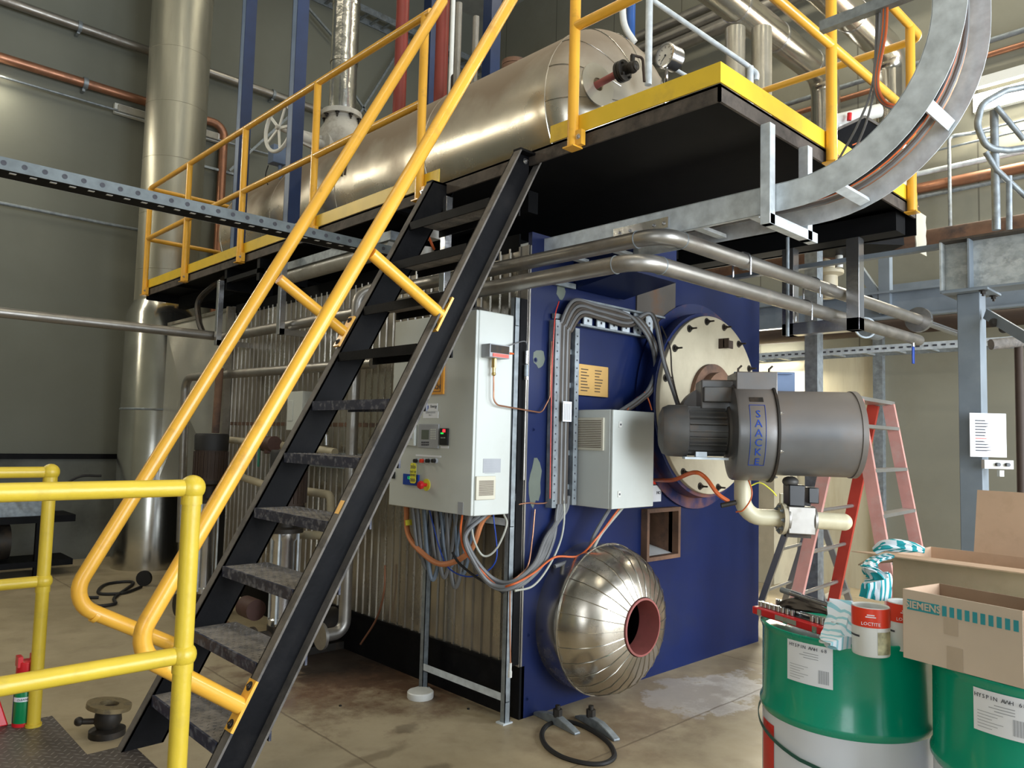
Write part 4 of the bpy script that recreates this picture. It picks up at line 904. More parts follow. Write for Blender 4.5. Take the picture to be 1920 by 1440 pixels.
# ================================================================ GAS TRAIN
gdp=4.30
gp_=thing('gas_pipe','cream painted gas pipe with elbow and flange below the burner','pipe',D(1430,985,gdp))
A=D(1390,880,gdp);B=D(1392,968,gdp);Cc=D(1462,972,gdp)
A.x,A.y=B.x,B.y
part(gp_,'elbow_pipe',MB().tube([A,B,Cc],.046,24,fil=.13),'cream_pipe')
dd=(Cc-B).normalized()
part(gp_,'flange',MB().cyl(Cc,Cc+dd*.022,.088,36),'cream_plate')
for k in range(8):
    x_,y_,z_=frame(dd); an=2*PI*k/8; c=Cc+x_*.068*math.cos(an)+y_*.068*math.sin(an); part(gp_,'bolt',MB().bolt(c,-dd,.009,.01),'galv_old')
gv=thing('gas_valve','silver gas valve with black actuator bolted to the cream flange under the burner','valve',Cc+dd*.1+V((0,0,-.1)))
part(gv,'body',MB().obox(Cc+dd*.10,dd,dd.cross(U),U,.15,.14,.15).cyl(Cc+dd*.022,Cc+dd*.04,.085,30).cyl(Cc+dd*.17,Cc+dd*.19,.08,30),'stainless',bevel=.004)
part(gv,'actuator',MB().obox(Cc+dd*.08+U*.135,dd,dd.cross(U),U,.09,.1,.12).obox(Cc+dd*.18+U*.14,dd,dd.cross(U),U,.06,.07,.09),'black_plastic',bevel=.006)
part(gv,'dome_cap',MB().sphere(Cc+dd*.06+U*.21,.045,20,.7),'motor_grey')
part(gv,'outlet_pipe',MB().tube([Cc+dd*.19,Cc+dd*.36],.048,20).sphere(Cc+dd*.36,.048,20),'cream_pipe')
part(gv,'base_bar',MB().obox(Cc+dd*.10-U*.09,dd,dd.cross(U),U,.14,.04,.02),'dark_iron')
part(gv,'small_tube',MB().tube([Cc+dd*.01+U*.02,Cc+dd*.01+U*.14],.012,10),'cream_pipe')
C('thin orange wire draping along the gas pipe under the burner',[A+e*.05,D(1410,925,4.2),D(1395,955,4.22),D(1380,960,4.25)],.004,'orange_cable')
C('slack red-orange conduit sagging from the danger sign toward the gas pipe',[P(1228,900,Y=-.04),P(1262,900,Y=-.35),D(1300,886,4.4),D(1322,895,4.35),D(1345,925,4.3),D(1366,940,4.3)],.0125,'orange_cable')
single('cable_gland','small brass-tipped black plug at the end of the red-orange conduit','connector',MB().tube([D(1352,948,4.28),D(1380,942,4.28)],.014,10),'dark_iron')
C('thin yellow hose tied below the burner housing',[D(1405,912,4.3),D(1425,905,4.3),D(1445,918,4.3),D(1456,930,4.3)],.004,'yellow_tag')
# ================================================================ STAINLESS PIPES UNDER THE PLATFORM
lx,lz,ly=-.20,2.395,-.93; ux,uz,uy=-.10,2.53,-.98
p1_=thing('steam_pipe','lower of the two stainless pipes bending round the near corner below the platform','pipe',(lx,1,lz-.05))
part(p1_,'pipe_run',MB().tube([(lx-.03,3.72,lz-.01),(lx,ly,lz),(3.35,ly-.03,lz)],.042,20,fil=.13),'stainless')
part(p1_,'pipe_run',MB().tube([(-2.4,3.75,lz),(lx-.03,3.72,lz)],.040,18),'stainless')
for c,a in (((lx,ly+.15,lz),(0,1,0)),((lx+.15,ly,lz),(1,0,0)),((lx+.9,ly,lz),(1,0,0))): part(p1_,'weld_ring',MB().tube([V(c)+frame(a)[0]*.0425*math.cos(2*PI*k/24)+frame(a)[1]*.0425*math.sin(2*PI*k/24) for k in range(24)],.0035,6,closed=True),'galv_old')
p2_=thing('steam_pipe','upper of the two stainless pipes bending round the near corner below the platform','pipe',(ux,.5,uz-.05))
part(p2_,'pipe_run',MB().tube([(ux-.2,1.36,.42),(ux-.2,1.36,uz),(ux-.02,1.2,uz),(ux,uy,uz),(3.15,uy-.04,uz)],.040,20,fil=.12),'stainless')
for c,a in (((ux,uy+.15,uz),(0,1,0)),((ux+.15,uy,uz),(1,0,0)),((ux+.75,uy,uz),(1,0,0))): part(p2_,'weld_ring',MB().tube([V(c)+frame(a)[0]*.041*math.cos(2*PI*k/24)+frame(a)[1]*.041*math.sin(2*PI*k/24) for k in range(24)],.0035,6,closed=True),'galv_old')
part(p2_,'end_flange',MB().cyl((3.15,uy-.04,uz),(3.19,uy-.04,uz),.095,32).cyl((3.19,uy-.04,uz),(4.2,uy-.04,uz),.025,12),'polished')
part(p2_,'bottom_elbow',MB().tube([(ux-.2,1.36,.44),(ux-.2,1.36,.25),(ux-.36,1.36,.25)],.041,18,fil=.1).cyl((ux-.36,1.36,.25),(ux-.38,1.36,.25),.085,30),'stainless')
bv=thing('ball_valve_handle','blue valve lever hanging from the end of the stainless pipes by the grey post','valve',P(1712,650,Y=-.97))
q=P(1712,650,Y=-.97); part(bv,'lever',MB().box(q.x-.018,q.x+.018,q.y-.006,q.y+.006,P(1712,682,Y=-.97).z,q.z),'blue_plastic',bevel=.004); part(bv,'stem',MB().cyl(q,q+V((0,0,.06)),.01,10),'polished')
single('end_disc','round pipe end ring behind the right ends of the stainless pipes','disc',MB().ringc(P(1622,615,Y=-.2),(-.7,-.7,0),.085,.10,.02,36).cyl(P(1622,615,Y=-.2),P(1622,615,Y=-.2)+V((.3,0,0)),.085,36),'galv_old')
# hangers
def hanger(label,x,y,arms,zt,zb,m='polished',axis='x',lo=0,hi=0,a=.024):
    h=thing('pipe_hanger',label,'bracket',(x,y,zb))
    if axis=='x':
        for xx_ in arms: part(h,'arm',MB().box(xx_-a,xx_+a,y-a,y+a,zb,zt),m,bevel=.002)
        part(h,'bottom_bar',MB().box(lo,hi,y-a,y+a,zb,zb+2*a),m,bevel=.002)
    else:
        for yy_ in arms: part(h,'arm',MB().box(x-a,x+a,yy_-a,yy_+a,zb,zt),m,bevel=.002)
        part(h,'bottom_bar',MB().box(x-a,x+a,lo,hi,zb,zb+2*a),m,bevel=.002)
    return h
hanger('steel hanger bracket holding the lower pipe nearest the silver stack',-.3,3.6,(-.32,),2.88,2.30,'polished','x',-.34,.06)
hanger('steel hanger bracket holding the lower pipe between handrail and far stringer',-.3,2.42,(-.32,),2.96,2.30,'polished','x',-.34,.02)
hanger('steel hanger arm behind the near stair stringer carrying both pipes',-.3,.42,(-.30,),2.96,2.29,'polished','x',-.32,.0)
hanger('shiny U-shaped pipe hanger below the right side of the platform',1.80,-.9,(-.67,-1.10),2.87,2.28,'polished','y',-1.14,-.63,a=.04)
for (x,y,z) in ((1.45,ly,lz),(1.45,uy,uz),(.62,uy,uz)):
    single('pipe_u_bolt','small shiny U-bolt clamping a stainless pipe under the platform','clamp',MB().tube([(x,y-.052,z-.08),(x,y-.052,z+.03),(x,y,z+.052),(x,y+.052,z+.03),(x,y+.052,z-.08)],.005,8,fil=.03),'polished','U-bolts on the stainless pipes')
# black bracket frame below far platform
single('platform_bracket','black steel box frame bolted beneath the far end of the platform','bracket',MB().box(-.29,.15,3.55,3.6,2.80,2.985).box(-.29,.15,2.9,2.95,2.80,2.985).box(-.29,-.25,2.9,3.6,2.86,2.9),'black_steel')
C('dark bent hose dropping from below the platform to the left pipe tee',[V((-.15,3.9,2.99)),P(375,560,X=-.22),P(373,600,X=-.26),P(382,628,X=-.28)],.028,'dark_iron',name='drain_hose',cat='hose')
# unlit batten light under platform
a,b=P(585,528,Z=2.82),P(735,470,Z=2.82)
bl=thing('batten_light','unlit long strip light with a dusty lens fixed below the platform','light',((a.x+b.x)/2,(a.y+b.y)/2,2.8))
b.x=a.x=-.17; part(bl,'lens',MB().tube([(a.x,2.55,2.80),(a.x,1.15,2.80)],.055,16),'dull_lens'); part(bl,'housing',MB().box(a.x-.06,a.x+.06,1.1,2.6,2.84,2.90),'galv_old')
# ================================================================ CURVED CABLE TRAY
TXN,TW=.10,.30
ct=thing('cable_tray','galvanised cable tray running below the platform then sweeping up in a big curve','cable tray',(TXN+TW/2,-1,2.6))
pl_=[V((TXN,.36,2.655))]+[V((TXN,-1.35,2.655))]
ctr=V((TXN,-1.50,2.655+.64)); path=[V((TXN,.36,2.655)),V((TXN,-.6,2.655)),V((TXN,-1.40,2.655))]
for k in range(17):
    a=PI/2*k/16; path.append(V((TXN,-1.50-.66*math.sin(a),2.655+.66*(1-math.cos(a)))))
path.append(V((TXN,-2.165,3.9)))
def rib(path,h,t,x):
    mb=MB(); vs=[];n=len(path)
    for i,p in enumerate(path):
        tn=(path[min(i+1,n-1)]-path[max(i-1,0)]).normalized(); nn=V((0,-tn.z,tn.y))
        for s_ in (-h/2,h/2):
            for q in (0,t): vs.append(V((x+q,p.y,p.z))+nn*s_)
    fs=[]
    for i in range(n-1):
        a=i*4;b=a+4
        fs+=[(a,b,b+2,a+2),(a+1,a+3,b+3,b+1),(a,a+1,b+1,b),(a+2,b+2,b+3,a+3)]
    fs+=[(0,2,3,1),((n-1)*4,(n-1)*4+1,(n-1)*4+3,(n-1)*4+2)]
    return mb.add(vs,fs)
r1=part(ct,'side_rail',rib(path,.125,.004,TXN),'galv',label='near galvanised side rail'); part(ct,'side_rail',rib(path,.125,.004,TXN+TW),'galv')
for s_ in (-.0625,.0625):
    pp=[]
    for i,p in enumerate(path):
        tn=(path[min(i+1,len(path)-1)]-path[max(i-1,0)]).normalized(); nn=V((0,-tn.z,tn.y)); pp.append(p+nn*s_)
    part(r1,'rail_lip',rib(pp[:3] if s_>0 else pp,.003,.02,TXN-.018 if s_>0 and False else TXN),'galv')
import itertools
L_=0; last=path[0]
rungs=[(V((0,y,2.615)),V((0,1,0))) for y in (.2,-.1,-.4,-.7,-1.0,-1.3)]
for k in (1.2,3.6):
    a=PI/2*k/6; rungs.append((V((0,-1.50-.70*math.sin(a),2.655+.66-.70*math.cos(a))),V((0,-math.cos(a),math.sin(a)))))
for z in (3.45,3.6,3.75): rungs.append((V((0,-2.2,z)),V((0,0,1))))
for c,tn in rungs: part(ct,'rung',MB().obox(V((TXN+TW/2,c.y,c.z)),(1,0,0),tn,V((1,0,0)).cross(tn),TW-.012,.045,.018),'galv')
part(ct,'splice_plate',MB().box(TXN-.006,TXN,-.87,-.52,2.625,2.68),'polished')
for y in (-.56,-.63,-.78,-.84,-1.72,-1.80,-1.93): 
    if y>-1: part(ct,'bolt',MB().bolt((TXN-.006,y,2.652),(-1,0,0),.009,.008),'polished')
for i,(m,r) in enumerate((('orange_cable',.011),('orange_cable',.012),('grey_cable',.011),('black_rubber',.010),('orange_cable',.010),('grey_cable',.012),('copper',.012))):
    off=V((TXN+.035+i*.038,0,0)); pts=[]
    for j,p in enumerate(path[1:]):
        tn=(path[min(j+2,len(path)-1)]-path[j]).normalized(); nn=V((0,-tn.z,tn.y)); pts.append(V((off.x,p.y,p.z))-nn*(-.0)+nn*(-.018+.012*(i%2)))
    single('tray_cable','cable lying inside the curved galvanised tray','cable',MB().tube(pts,r,8),m,'cables inside the curved tray')
hanger('galvanised U hanger carrying the curved tray under the near platform corner',.25,-1.42,(TXN-.03,TXN+TW+.04),2.99,2.53,'galv','x',TXN-.05,TXN+TW+.12)
single('support_strut','dark grey strut above the platform rail holding the top of the curved tray','bracket',MB().bar(P(1540,52,X=TXN+.02),P(1780,-40,X=TXN+.02),.04,.045),'galv_old')
# loose cables hanging by the curved tray
for i in range(4):
    C('cable of the tied bunch dropping from the tray arm and looping to the tray',[P(1655+i*3,-20,X=.12),P(1652+i*3,60,X=.12),P(1640+i*2,150,X=.12),P(1650+i*3,190,X=.15),P(1690,212-i*4,X=.2)] ,.006,'orange_cable' if i%2 else 'grey_cable','tied bunch beside the curved tray')
for i in range(2):
    C('thin grey cable falling from the tied bunch to the tray below',[P(1645+i*5,0,X=.14),P(1637+i*4,150,X=.14),P(1610+i*14,230,X=.14),P(1572+i*22,300,X=.16)],.005,'grey_cable','thin cables beside the curved tray')
# perforated channel at upper left
a=P(0,310,Y=1.0); zc=2.73
pc=thing('perforated_channel','long perforated galvanised cable tray crossing the upper left in front of the stack','cable tray',(-1.6,1,zc))
part(pc,'side_rail',MB().box(-3.2,-.30,.98,.984,zc-.028,zc+.03),'zinc_dull',label='drilled edge of the tray')
part(pc,'side_rail',MB().box(-3.2,-.30,1.12,1.124,zc-.028,zc+.03),'galv')
mb=MB(); x=-3.15
while x<-.34:
    part(pc,'hole',MB().ringc((x,.98,zc+.003),(0,-1,0),.007,.012,.002,14).cyl((x,.9795,zc+.003),(x,.979,zc+.003),.007,12),'ink'); x+=.082
part(pc,'tray_floor',MB().box(-3.2,-.30,.984,1.12,zc-.028,zc-.024),'black_steel')  # near-black floor paints in the shaded underside of the tray
x=-3.12
while x<-.34:
    part(pc,'slot',MB().box(x,x+.028,1.01,1.03,zc-.0295,zc-.028),'white_paint'); x+=.082  # white patches paint in light showing through the slots
# ================================================================ BEHIND / ABOVE
def wallpipe(label,z,r,m,y=YB-.12,x0=XL+.1,x1=None,group=None,cl=()):
    t=thing('wall_pipe',label,'pipe',(0,y,z-r),group)
    part(t,'pipe_run',MB().tube([(x0,y,z),(x1,y,z)],r,14),m)
    for x in cl: part(t,'clamp',MB().ringc((x,y,z),(1,0,0),r,r+.012,.04,18).box(x,x+.03,y,YB,z-r-.03,z-r),'galv_old')
    return t
wallpipe('highest silver pipe running along the left part of the back wall',P(100,33,Y=YB-.12).z,.055,'stainless',x1=5.3,cl=(-.85,1.6,3.2))
zc2=P(100,138,Y=YB-.1).z
t=thing('copper_pipe','brown copper pipe on the back wall turning down behind the stack','pipe',(0,YB-.1,zc2-.06))
xd=P(420,250,Y=YB-.1).x
part(t,'pipe_run',MB().tube([(XL+.1,YB-.1,zc2),(xd,YB-.1,zc2),(xd,YB-.1,3.0)],.055,16,fil=.16),'copper')
part(t,'clamp',MB().ringc((-.75,YB-.1,zc2),(1,0,0),.055,.07,.05,20).box(-.75,-.72,YB-.1,YB,zc2-.1,zc2-.05),'galv_old')
part(t,'clamp',MB().box(xd-.25,xd+.2,YB-.12,YB-.08,P(420,322,Y=YB-.1).z-.015,P(420,322,Y=YB-.1).z+.015),'galv_old')
wallpipe('thin conduit below the copper pipe on the back wall',zc2-.22,.014,'galv_old',x1=3.2)
wallpipe('low thin pipe near the middle of the back wall left of the stack',P(100,400,Y=YB-.12).z-.0,.02,'galv_old',x1=.0)
def batten(label,x0,x1,y,z,lit):
    b_=thing('wall_batten_light',label,'light',((x0+x1)/2,y,z-.05))
    part(b_,'housing',MB().box(x0,x1,y,y+.06,z-.06,z+.06),'white_paint'); part(b_,'tube_lens',MB().box(x0+.03,x1-.03,y-.04,y,z-.045,z+.045),'fluoro' if lit else 'dull_lens',bevel=.01); return b_
batten('unlit dusty strip light on the back wall crossed by the tall stack',P(215,205,Y=YB-.1).x,P(412,255,Y=YB-.1).x,YB-.1,P(235,207,Y=YB-.1).z,False)
q=P(-40,125,Y=YB-.1); batten('lit strip light on the back wall at the far left edge of the view',q.x-1.2,q.x+.12,YB-.1,q.z,True)
l=area('strip_glow',(q.x-.4,YB-.25,q.z),(q.x-.4,YB,q.z-1.2),1.2,.15,25,(1,.93,.75))
# low dark equipment at the back left
eq=thing('dark_equipment','dark low machinery skid against the back wall at the far left','equipment',(-2.2,6.2,0))
part(eq,'frame',MB().box(-3.4,-.75,6.0,6.5,.55,.62).box(-3.4,-.75,6.0,6.5,.1,.16),'black_steel')
for x in (-3.3,-2.2,-1.1): part(eq,'leg',MB().box(x,x+.06,6.02,6.08,0,.6),'black_steel')
part(eq,'tank_body',MB().cyl((-3.0,6.25,.35),(-1.3,6.25,.35),.18,24),'dark_iron'); part(eq,'cover',MB().box(-2.6,-1.0,6.05,6.45,.62,.78),'galv_old')
part(eq,'hose',MB().tube(spline([(-1.0,6.2,.75),(-.75,6.1,1.0),(-.5,6.1,1.02)]),.015,8),'black_rubber')
# round hose reel disc + hose on floor
q=P(262,1100,Z=0)
hr=thing('hose_reel_disc','black rubber disc standing on the floor at the stack foot','disc',q)
part(hr,'disc',MB().cyl((q.x+.03,q.y,.075),(q.x+.05,q.y+.02,.075),.075,28),'black_rubber')
C('black hose coiled loosely on the floor below the stack',[P(265,1100,Z=.015),P(230,1112,Z=.015),P(185,1112,Z=.015),P(200,1095,Z=.015),P(250,1092,Z=.015),P(215,1120,Z=.015),P(215,1132,Z=.015),P(170,1136,Z=.015),P(150,1122,Z=.015),P(185,1120,Z=.015)],.014,'black_rubber',name='floor_hose',cat='hose')
# blue columns
for i,(px,lab) in enumerate(((472,'slim dark blue column left of the valve handwheel'),(562,'slim dark blue column right of the valve handwheel'))):
    qx=P(462 if i==0 else 560,200,X=.02); yb=qx.y; base=qx; top=qx
    c=thing('blue_column',lab,'column',(base.x,yb,3.05)); 
    part(c,'flange',MB().box(base.x-.055,base.x+.055,yb-.004,yb+.004,3.05,8.95),'column_blue'); part(c,'flange',MB().box(base.x-.055,base.x+.055,yb+.08,yb+.088,3.05,8.95),'column_blue'); part(c,'web',MB().box(base.x-.055,base.x-.047,yb,yb+.085,3.05,8.95),'grey_blue')
def col(label,px,py,dep,r,m,z0,z1,name='vertical_pipe',cat='pipe',box=False):
    q=D(px,py,dep); mb=MB()
    if box: mb.box(q.x-r,q.x+r,q.y-r,q.y+r,z0,z1)
    else: mb.cyl((q.x,q.y,z0),(q.x,q.y,z1),r,20)
    return single(name,label,cat,mb,m)
col('dark blue column between the two red pipes behind the handrails',808,120,8.4,.07,'column_blue',3.1,8.95,'blue_column','column',True)
col('dark blue column nearest the rounded vessel end behind the near handrail',922,60,8.4,.07,'column_blue',3.9,8.95,'blue_column','column',True)
col('red painted pipe rising left of the handrails behind the vessel',752,100,7.2,.06,'red_pipe',3.2,8.95)
col('red painted pipe rising between the two stair handrails',828,100,7.0,.06,'red_pipe',3.2,8.95)
col('slim grey pipe rising just right of the red pipes',846,120,6.9,.02,'white_paint',3.4,8.95)
col('slim blue pipe rising behind the rounded vessel end',1183,30,7.0,.04,mat('mid_blue',(.02,.09,.32),.4),3.6,8.95)
single('bent_pipe','pale green pipe curving down behind the rounded vessel end','pipe',MB().tube(spline([D(1168,-10,6.8),D(1168,30,6.8),D(1174,55,6.8),D(1190,80,6.8)]),.03,12),'white_paint')
col('pale grey pipe rising from the vessel beside the pressure gauge',1217,40,4.75,.022,'galv',3.75,8.9)
# diagonal grey rail behind gauge
a=D(1222,0,4.9);b=D(1400,122,4.9)
dg=thing('vent_rail','thin grey sloping handrail pipe ending in a hooked bend above the yellow toe board','pipe',b)
part(dg,'tube',MB().tube([D(1150,-50,4.9),b,D(1420,138,4.9),D(1418,150,4.9)],.016,12,fil=.04),'galv')
part(dg,'post',MB().cyl(V((D(1407,125,4.9).x,D(1407,125,4.9).y,3.1)),D(1407,125,4.9),.02,12),'galv')
part(dg,'cross_pipe',MB().tube([D(1262,128,4.8),D(1300,150,4.8)],.013,10),'galv')
# cable rack on the back wall high
q=P(700,25,Y=YB-.3); z=q.z
cr_=thing('wall_cable_rack','dusty slotted cable rack fixed high across the back wall','cable tray',(3,YB-.3,z))
part(cr_,'rail',MB().box(1.5,5.5,YB-.32,YB-.31,z-.05,z+.05),'galv_old'); part(cr_,'rail',MB().box(1.5,5.5,YB-.02,YB-.01,z-.05,z+.05),'galv_old')
for k in range(20): part(cr_,'rung',MB().box(1.6+k*.2,1.64+k*.2,YB-.31,YB-.02,z-.03,z-.01),'galv_old')
for a,b in (((565,0),(630,75)),((670,220),(770,60)),((430,320),(545,215)),((650,155),(700,230))):
    pa,pb=P(*a,Y=YB-.15),P(*b,Y=YB-.15); single('wall_brace','thin dark diagonal brace on the back wall','brace',MB().bar(pa,pb,.03,.03),'galv_old','diagonal braces on the back wall')
# riser + handwheel valve on the vessel
RY=3.35; q=P(640,230,Y=RY); rxx=TX
RYv=P(640,240,X=.80).y; rx_=.80
zf=P(640,215,X=.80).z; zt_=P(640,212,X=.80).z
rp=thing('insulated_riser','vertical pipe lagged in crinkled silver foil rising from the handwheel valve','pipe',(rx_,RYv,zf))
part(rp,'lagging',MB().lathe([(.13,0),(.135,.02),(.132,.5),(.136,.55),(.134,1.9),(.16,2.0),(.16,3.9)],(rx_,RYv,zt_),n=32),'crinkled_foil')
for z in (.5,1.1,1.7): part(rp,'foil_joint',MB().ringc((rx_,RYv,zt_+z),(0,0,1),.134,.141,.03,32),'crinkled_foil')
zb0=TZ+TR-.05
vv=thing('handwheel_valve','large pale grey stop valve with a spoked handwheel on top of the vessel','valve',(rx_,RYv,zb0))
part(vv,'flange',MB().cyl((rx_,RYv,zt_-.06),(rx_,RYv,zt_-.01),.20,32),'grey_valve')
for k in range(8):
    a=2*PI*k/8; part(vv,'bolt',MB().bolt((rx_+.175*math.cos(a),RYv+.175*math.sin(a),zt_-.06),(0,0,-1),.014,.03),'dark_iron')
part(vv,'body',MB().lathe([(.16,0),(.17,.05),(.20,.1),(.23,.2),(.23,.32),(.17,.42),(.15,zt_-.05-zb0)],(rx_,RYv,zb0),n=32),'grey_valve')
sd_=V((-.99,-.10,.02)).normalized(); c0=V((rx_,RYv,(zt_+zb0)/2-.13))
part(vv,'bonnet',MB().cyl(c0+sd_*.15,c0+sd_*.22,.13,28).cyl(c0+sd_*.22,c0+sd_*.50,.05,18).cyl(c0+sd_*.36,c0+sd_*.73,.02,12),'grey_valve')
for k in (-1,1): part(vv,'yoke',MB().bar(c0+sd_*.22+V((0,0,.07*k)),c0+sd_*.45+V((0,0,.05*k)),.03,.03),'grey_valve')
hc=c0+sd_*.70; x_,y_,z_=frame(sd_); 
wh=part(vv,'handwheel',MB().tube([hc+x_*.22*math.cos(2*PI*k/36)+y_*.22*math.sin(2*PI*k/36) for k in range(36)],.018,10,closed=True),'white_paint',label='white five-spoked handwheel')
for k in range(5):
    a=2*PI*k/5+.5; part(wh,'spoke',MB().bar(hc,hc+x_*.195*math.cos(a)+y_*.195*math.sin(a),.025,.012,z_),'white_paint')
part(vv,'stem_bolt',MB().cyl(c0+sd_*.16+V((0,0,-.1)),c0+sd_*.24+V((0,0,-.1)),.03,12),'grey_valve')
q=P(520,292,X=.3); bs=single('blue_switch_box','small blue-grey switch box on the vessel below the handwheel','switch',MB().box(q.x-.07,q.x+.07,q.y-.06,q.y+.06,q.z-.09,q.z+.09).cyl((q.x+.03,q.y,q.z-.09),(q.x+.06,q.y,q.z-.3),.02,10),'grey_blue',bevel=.006)
C('thin dark wire trailing from the blue-grey switch box',[P(503,310,X=.3),P(498,330,X=.3),P(504,352,X=.35)],.006,'black_rubber')
for k in range(2): C('thin brown cable draped down the vessel cladding behind the guardrail post',[V((TX-.25,2.6+k*.05,TZ+.56)),V((TX-.45,2.5+k*.05,TZ+.41)),V((TX-.57,2.45+k*.05,TZ+.22)),V((TX-.605,2.44+k*.05,TZ+.04))],.007,'brown_dark','brown cables draped on the vessel')
# gate valve + stub behind handrail on the tank top
q=D(915,95,6.2)
gvv=thing('top_valve','dark valve on a short stub on top of the vessel beside the blue column','valve',(TX+.2,1.9,TZ+.55))
part(gvv,'stub',MB().cyl((TX+.2,1.9,TZ+.5),(TX+.2,1.9,TZ+.8),.06,18),'stainless'); part(gvv,'body',MB().cyl((TX+.2,1.9,TZ+.75),(TX+.2,1.9,TZ+.98),.11,20),'dark_iron'); part(gvv,'lever',MB().tube([(TX+.2,1.9,TZ+.96),(TX+.6,1.5,TZ+.8)],.02,10),'galv')
for px,py,dep,wd in ((855,190,5.6,'left'),(890,130,5.8,'right')): col('short stainless stub, the %s one of two between the handrail tops'%wd,px,py,dep,.025,'stainless',4.1,4.75)
# insulated pipes up right
def insp(label,X0,X1,z,y,r,drop,m='smooth_clad'):
    t=thing('insulated_pipe',label,'pipe',((X0+X1)/2,y,z-r)); part(t,'lagging',MB().tube([(X0,y,z),(X1,y,z),(X1,y,drop)],r,28,fil=.22),m)
    k=X0+.5
    while k<X1-.3: part(t,'band',MB().ringc((k,y,z),(1,0,0),r,r+.006,.03,28),'polished'); k+=.75
    for zz in (drop+.5,drop+1.0):
        if zz<z-.4: part(t,'band',MB().ringc((X1,y,zz),(0,0,1),r,r+.006,.03,28),'polished')
    return t
a=P(1430,50,Y=.5); insp('large shiny insulated pipe running right then turning down above the platform',a.x-2.5,P(1548,140,Y=.5).x,P(1500,105,Y=.5).z,.5,.15,3.7)
b=P(1640,70,Y=.5); insp('second shiny insulated pipe further right behind the curved tray',b.x-2.6 ,P(1672,120,Y=.5).x if P(1672,120,Y=.5).x<5.3 else 5.25,min(P(1640,80,Y=.5).z,8.3),.5,.17,3.9) if b.x<5.0 else None
if b.x>=5.0:
    bb=P(1672,150,X=5.0); insp('second shiny insulated pipe further right behind the curved tray',2.0,5.0,P(1660,105,X=5.0).z,bb.y,.15,3.8)
for px,lab in ((1378,'vertical silver pipe left of the hooked grey rail'),(1428,'vertical silver pipe right of the hooked grey rail')):
    q=D(px,120,6.6); single('vertical_pipe',lab,'pipe',MB().cyl((q.x,q.y,3.2),(q.x,q.y,D(px,52,6.6).z),.085,24),'cladding')
for px,py,r in ((1215,60,.07),(1230,80,.07),(1250,95,.09)):
    z=P(px,py,X=XR-.35).z; single('wall_pipe','dusty pipe high on the right wall behind the gauge','pipe',MB().cyl((XR-.35+random.uniform(-.05,.05),-.6,z),(XR-.35,YB-.2,z),r,18),'stainless','dusty high pipes behind the gauge')
# right wall pipes
for px,py,r,m,lab in ((1850,78,.028,'galv_old','uppermost thin grey pipe on the right wall'),(1850,104,.03,'copper','uppermost copper pipe on the right wall just under a grey one'),(1740,322,.028,'galv','thin silver pipe directly above the thick copper pipe on the right wall'),(1740,350,.055,'copper','thick copper pipe crossing the right wall behind the platform end'),(1740,366,.022,'galv_old','thin grey pipe directly below the thick copper pipe on the right wall'),(1850,242,.012,'galv_old','thin conduit below the bright strip lights on the right wall'),(1850,260,.012,'galv_old','second thin conduit below the bright strip lights on the right wall')):
    z=P(px,py,X=XR-.1).z; t=thing('wall_pipe',lab,'pipe',(XR-.1,0,z-r)); part(t,'pipe_run',MB().cyl((XR-.1,-5,z),(XR-.1,YB-.3,z),r,16),m)
    for y in (-2.2,-.2,2): part(t,'clamp',MB().ringc((XR-.1,y,z),(0,1,0),r,r+.01,.03,16).box(XR-.1,XR,y,y+.02,z-r-.02,z-r),'galv_old')
for px,py in ((1780,300),):
    q=P(px,py,X=XR-.16); single('wall_pipe','kinked thin vertical conduit crossing the pipes on the right wall','pipe',MB().tube([V((XR-.02,q.y-.4,q.z+.25)),V((XR-.16,q.y,q.z+.25)),V((XR-.16,q.y,q.z-1.2))],.018,10,fil=.05),'galv_old')
# lit battens on right wall
def rbatten(label,y0,y1,z,pw=60,h=.09):
    t=thing('wall_batten_light',label,'light',(XR-.1,(y0+y1)/2,z-.08)); part(t,'housing',MB().box(XR-.06,XR,y0,y1,z-h,z+h),'white_paint'); part(t,'tube_lens',MB().box(XR-.13,XR-.06,y0+.02,y1-.02,z-h*.8,z+h*.8),'fluoro',bevel=.015)
    o_=area('strip_glow',(XR-.17,(y0+y1)/2,z-h-.02),(XR-1.3,(y0+y1)/2,z-1.7),1.2,.1,pw,(1,.93,.75)); return t
q=P(1822,193,X=XR-.1); q2=P(1960,150,X=XR-.1); rbatten('brightly lit strip light on the right wall behind the grey loop handrail',q2.y-.6,q.y,q.z)
q3=P(1800,165,X=XR-.1); single('light_reflector','long bright reflector strip on the right wall just above the lit light','reflector',MB().box(XR-.12,XR-.05,q2.y-1,q3.y,q3.z-.05,q3.z+.05),'white_paint')
q=P(1445,668,X=XR-.3); q2=P(1520,662,X=XR-.3); rbatten('lit strip light low on the right wall beside the blue boiler edge',q.y-.25,q.y+.9,q.z,85,.035)
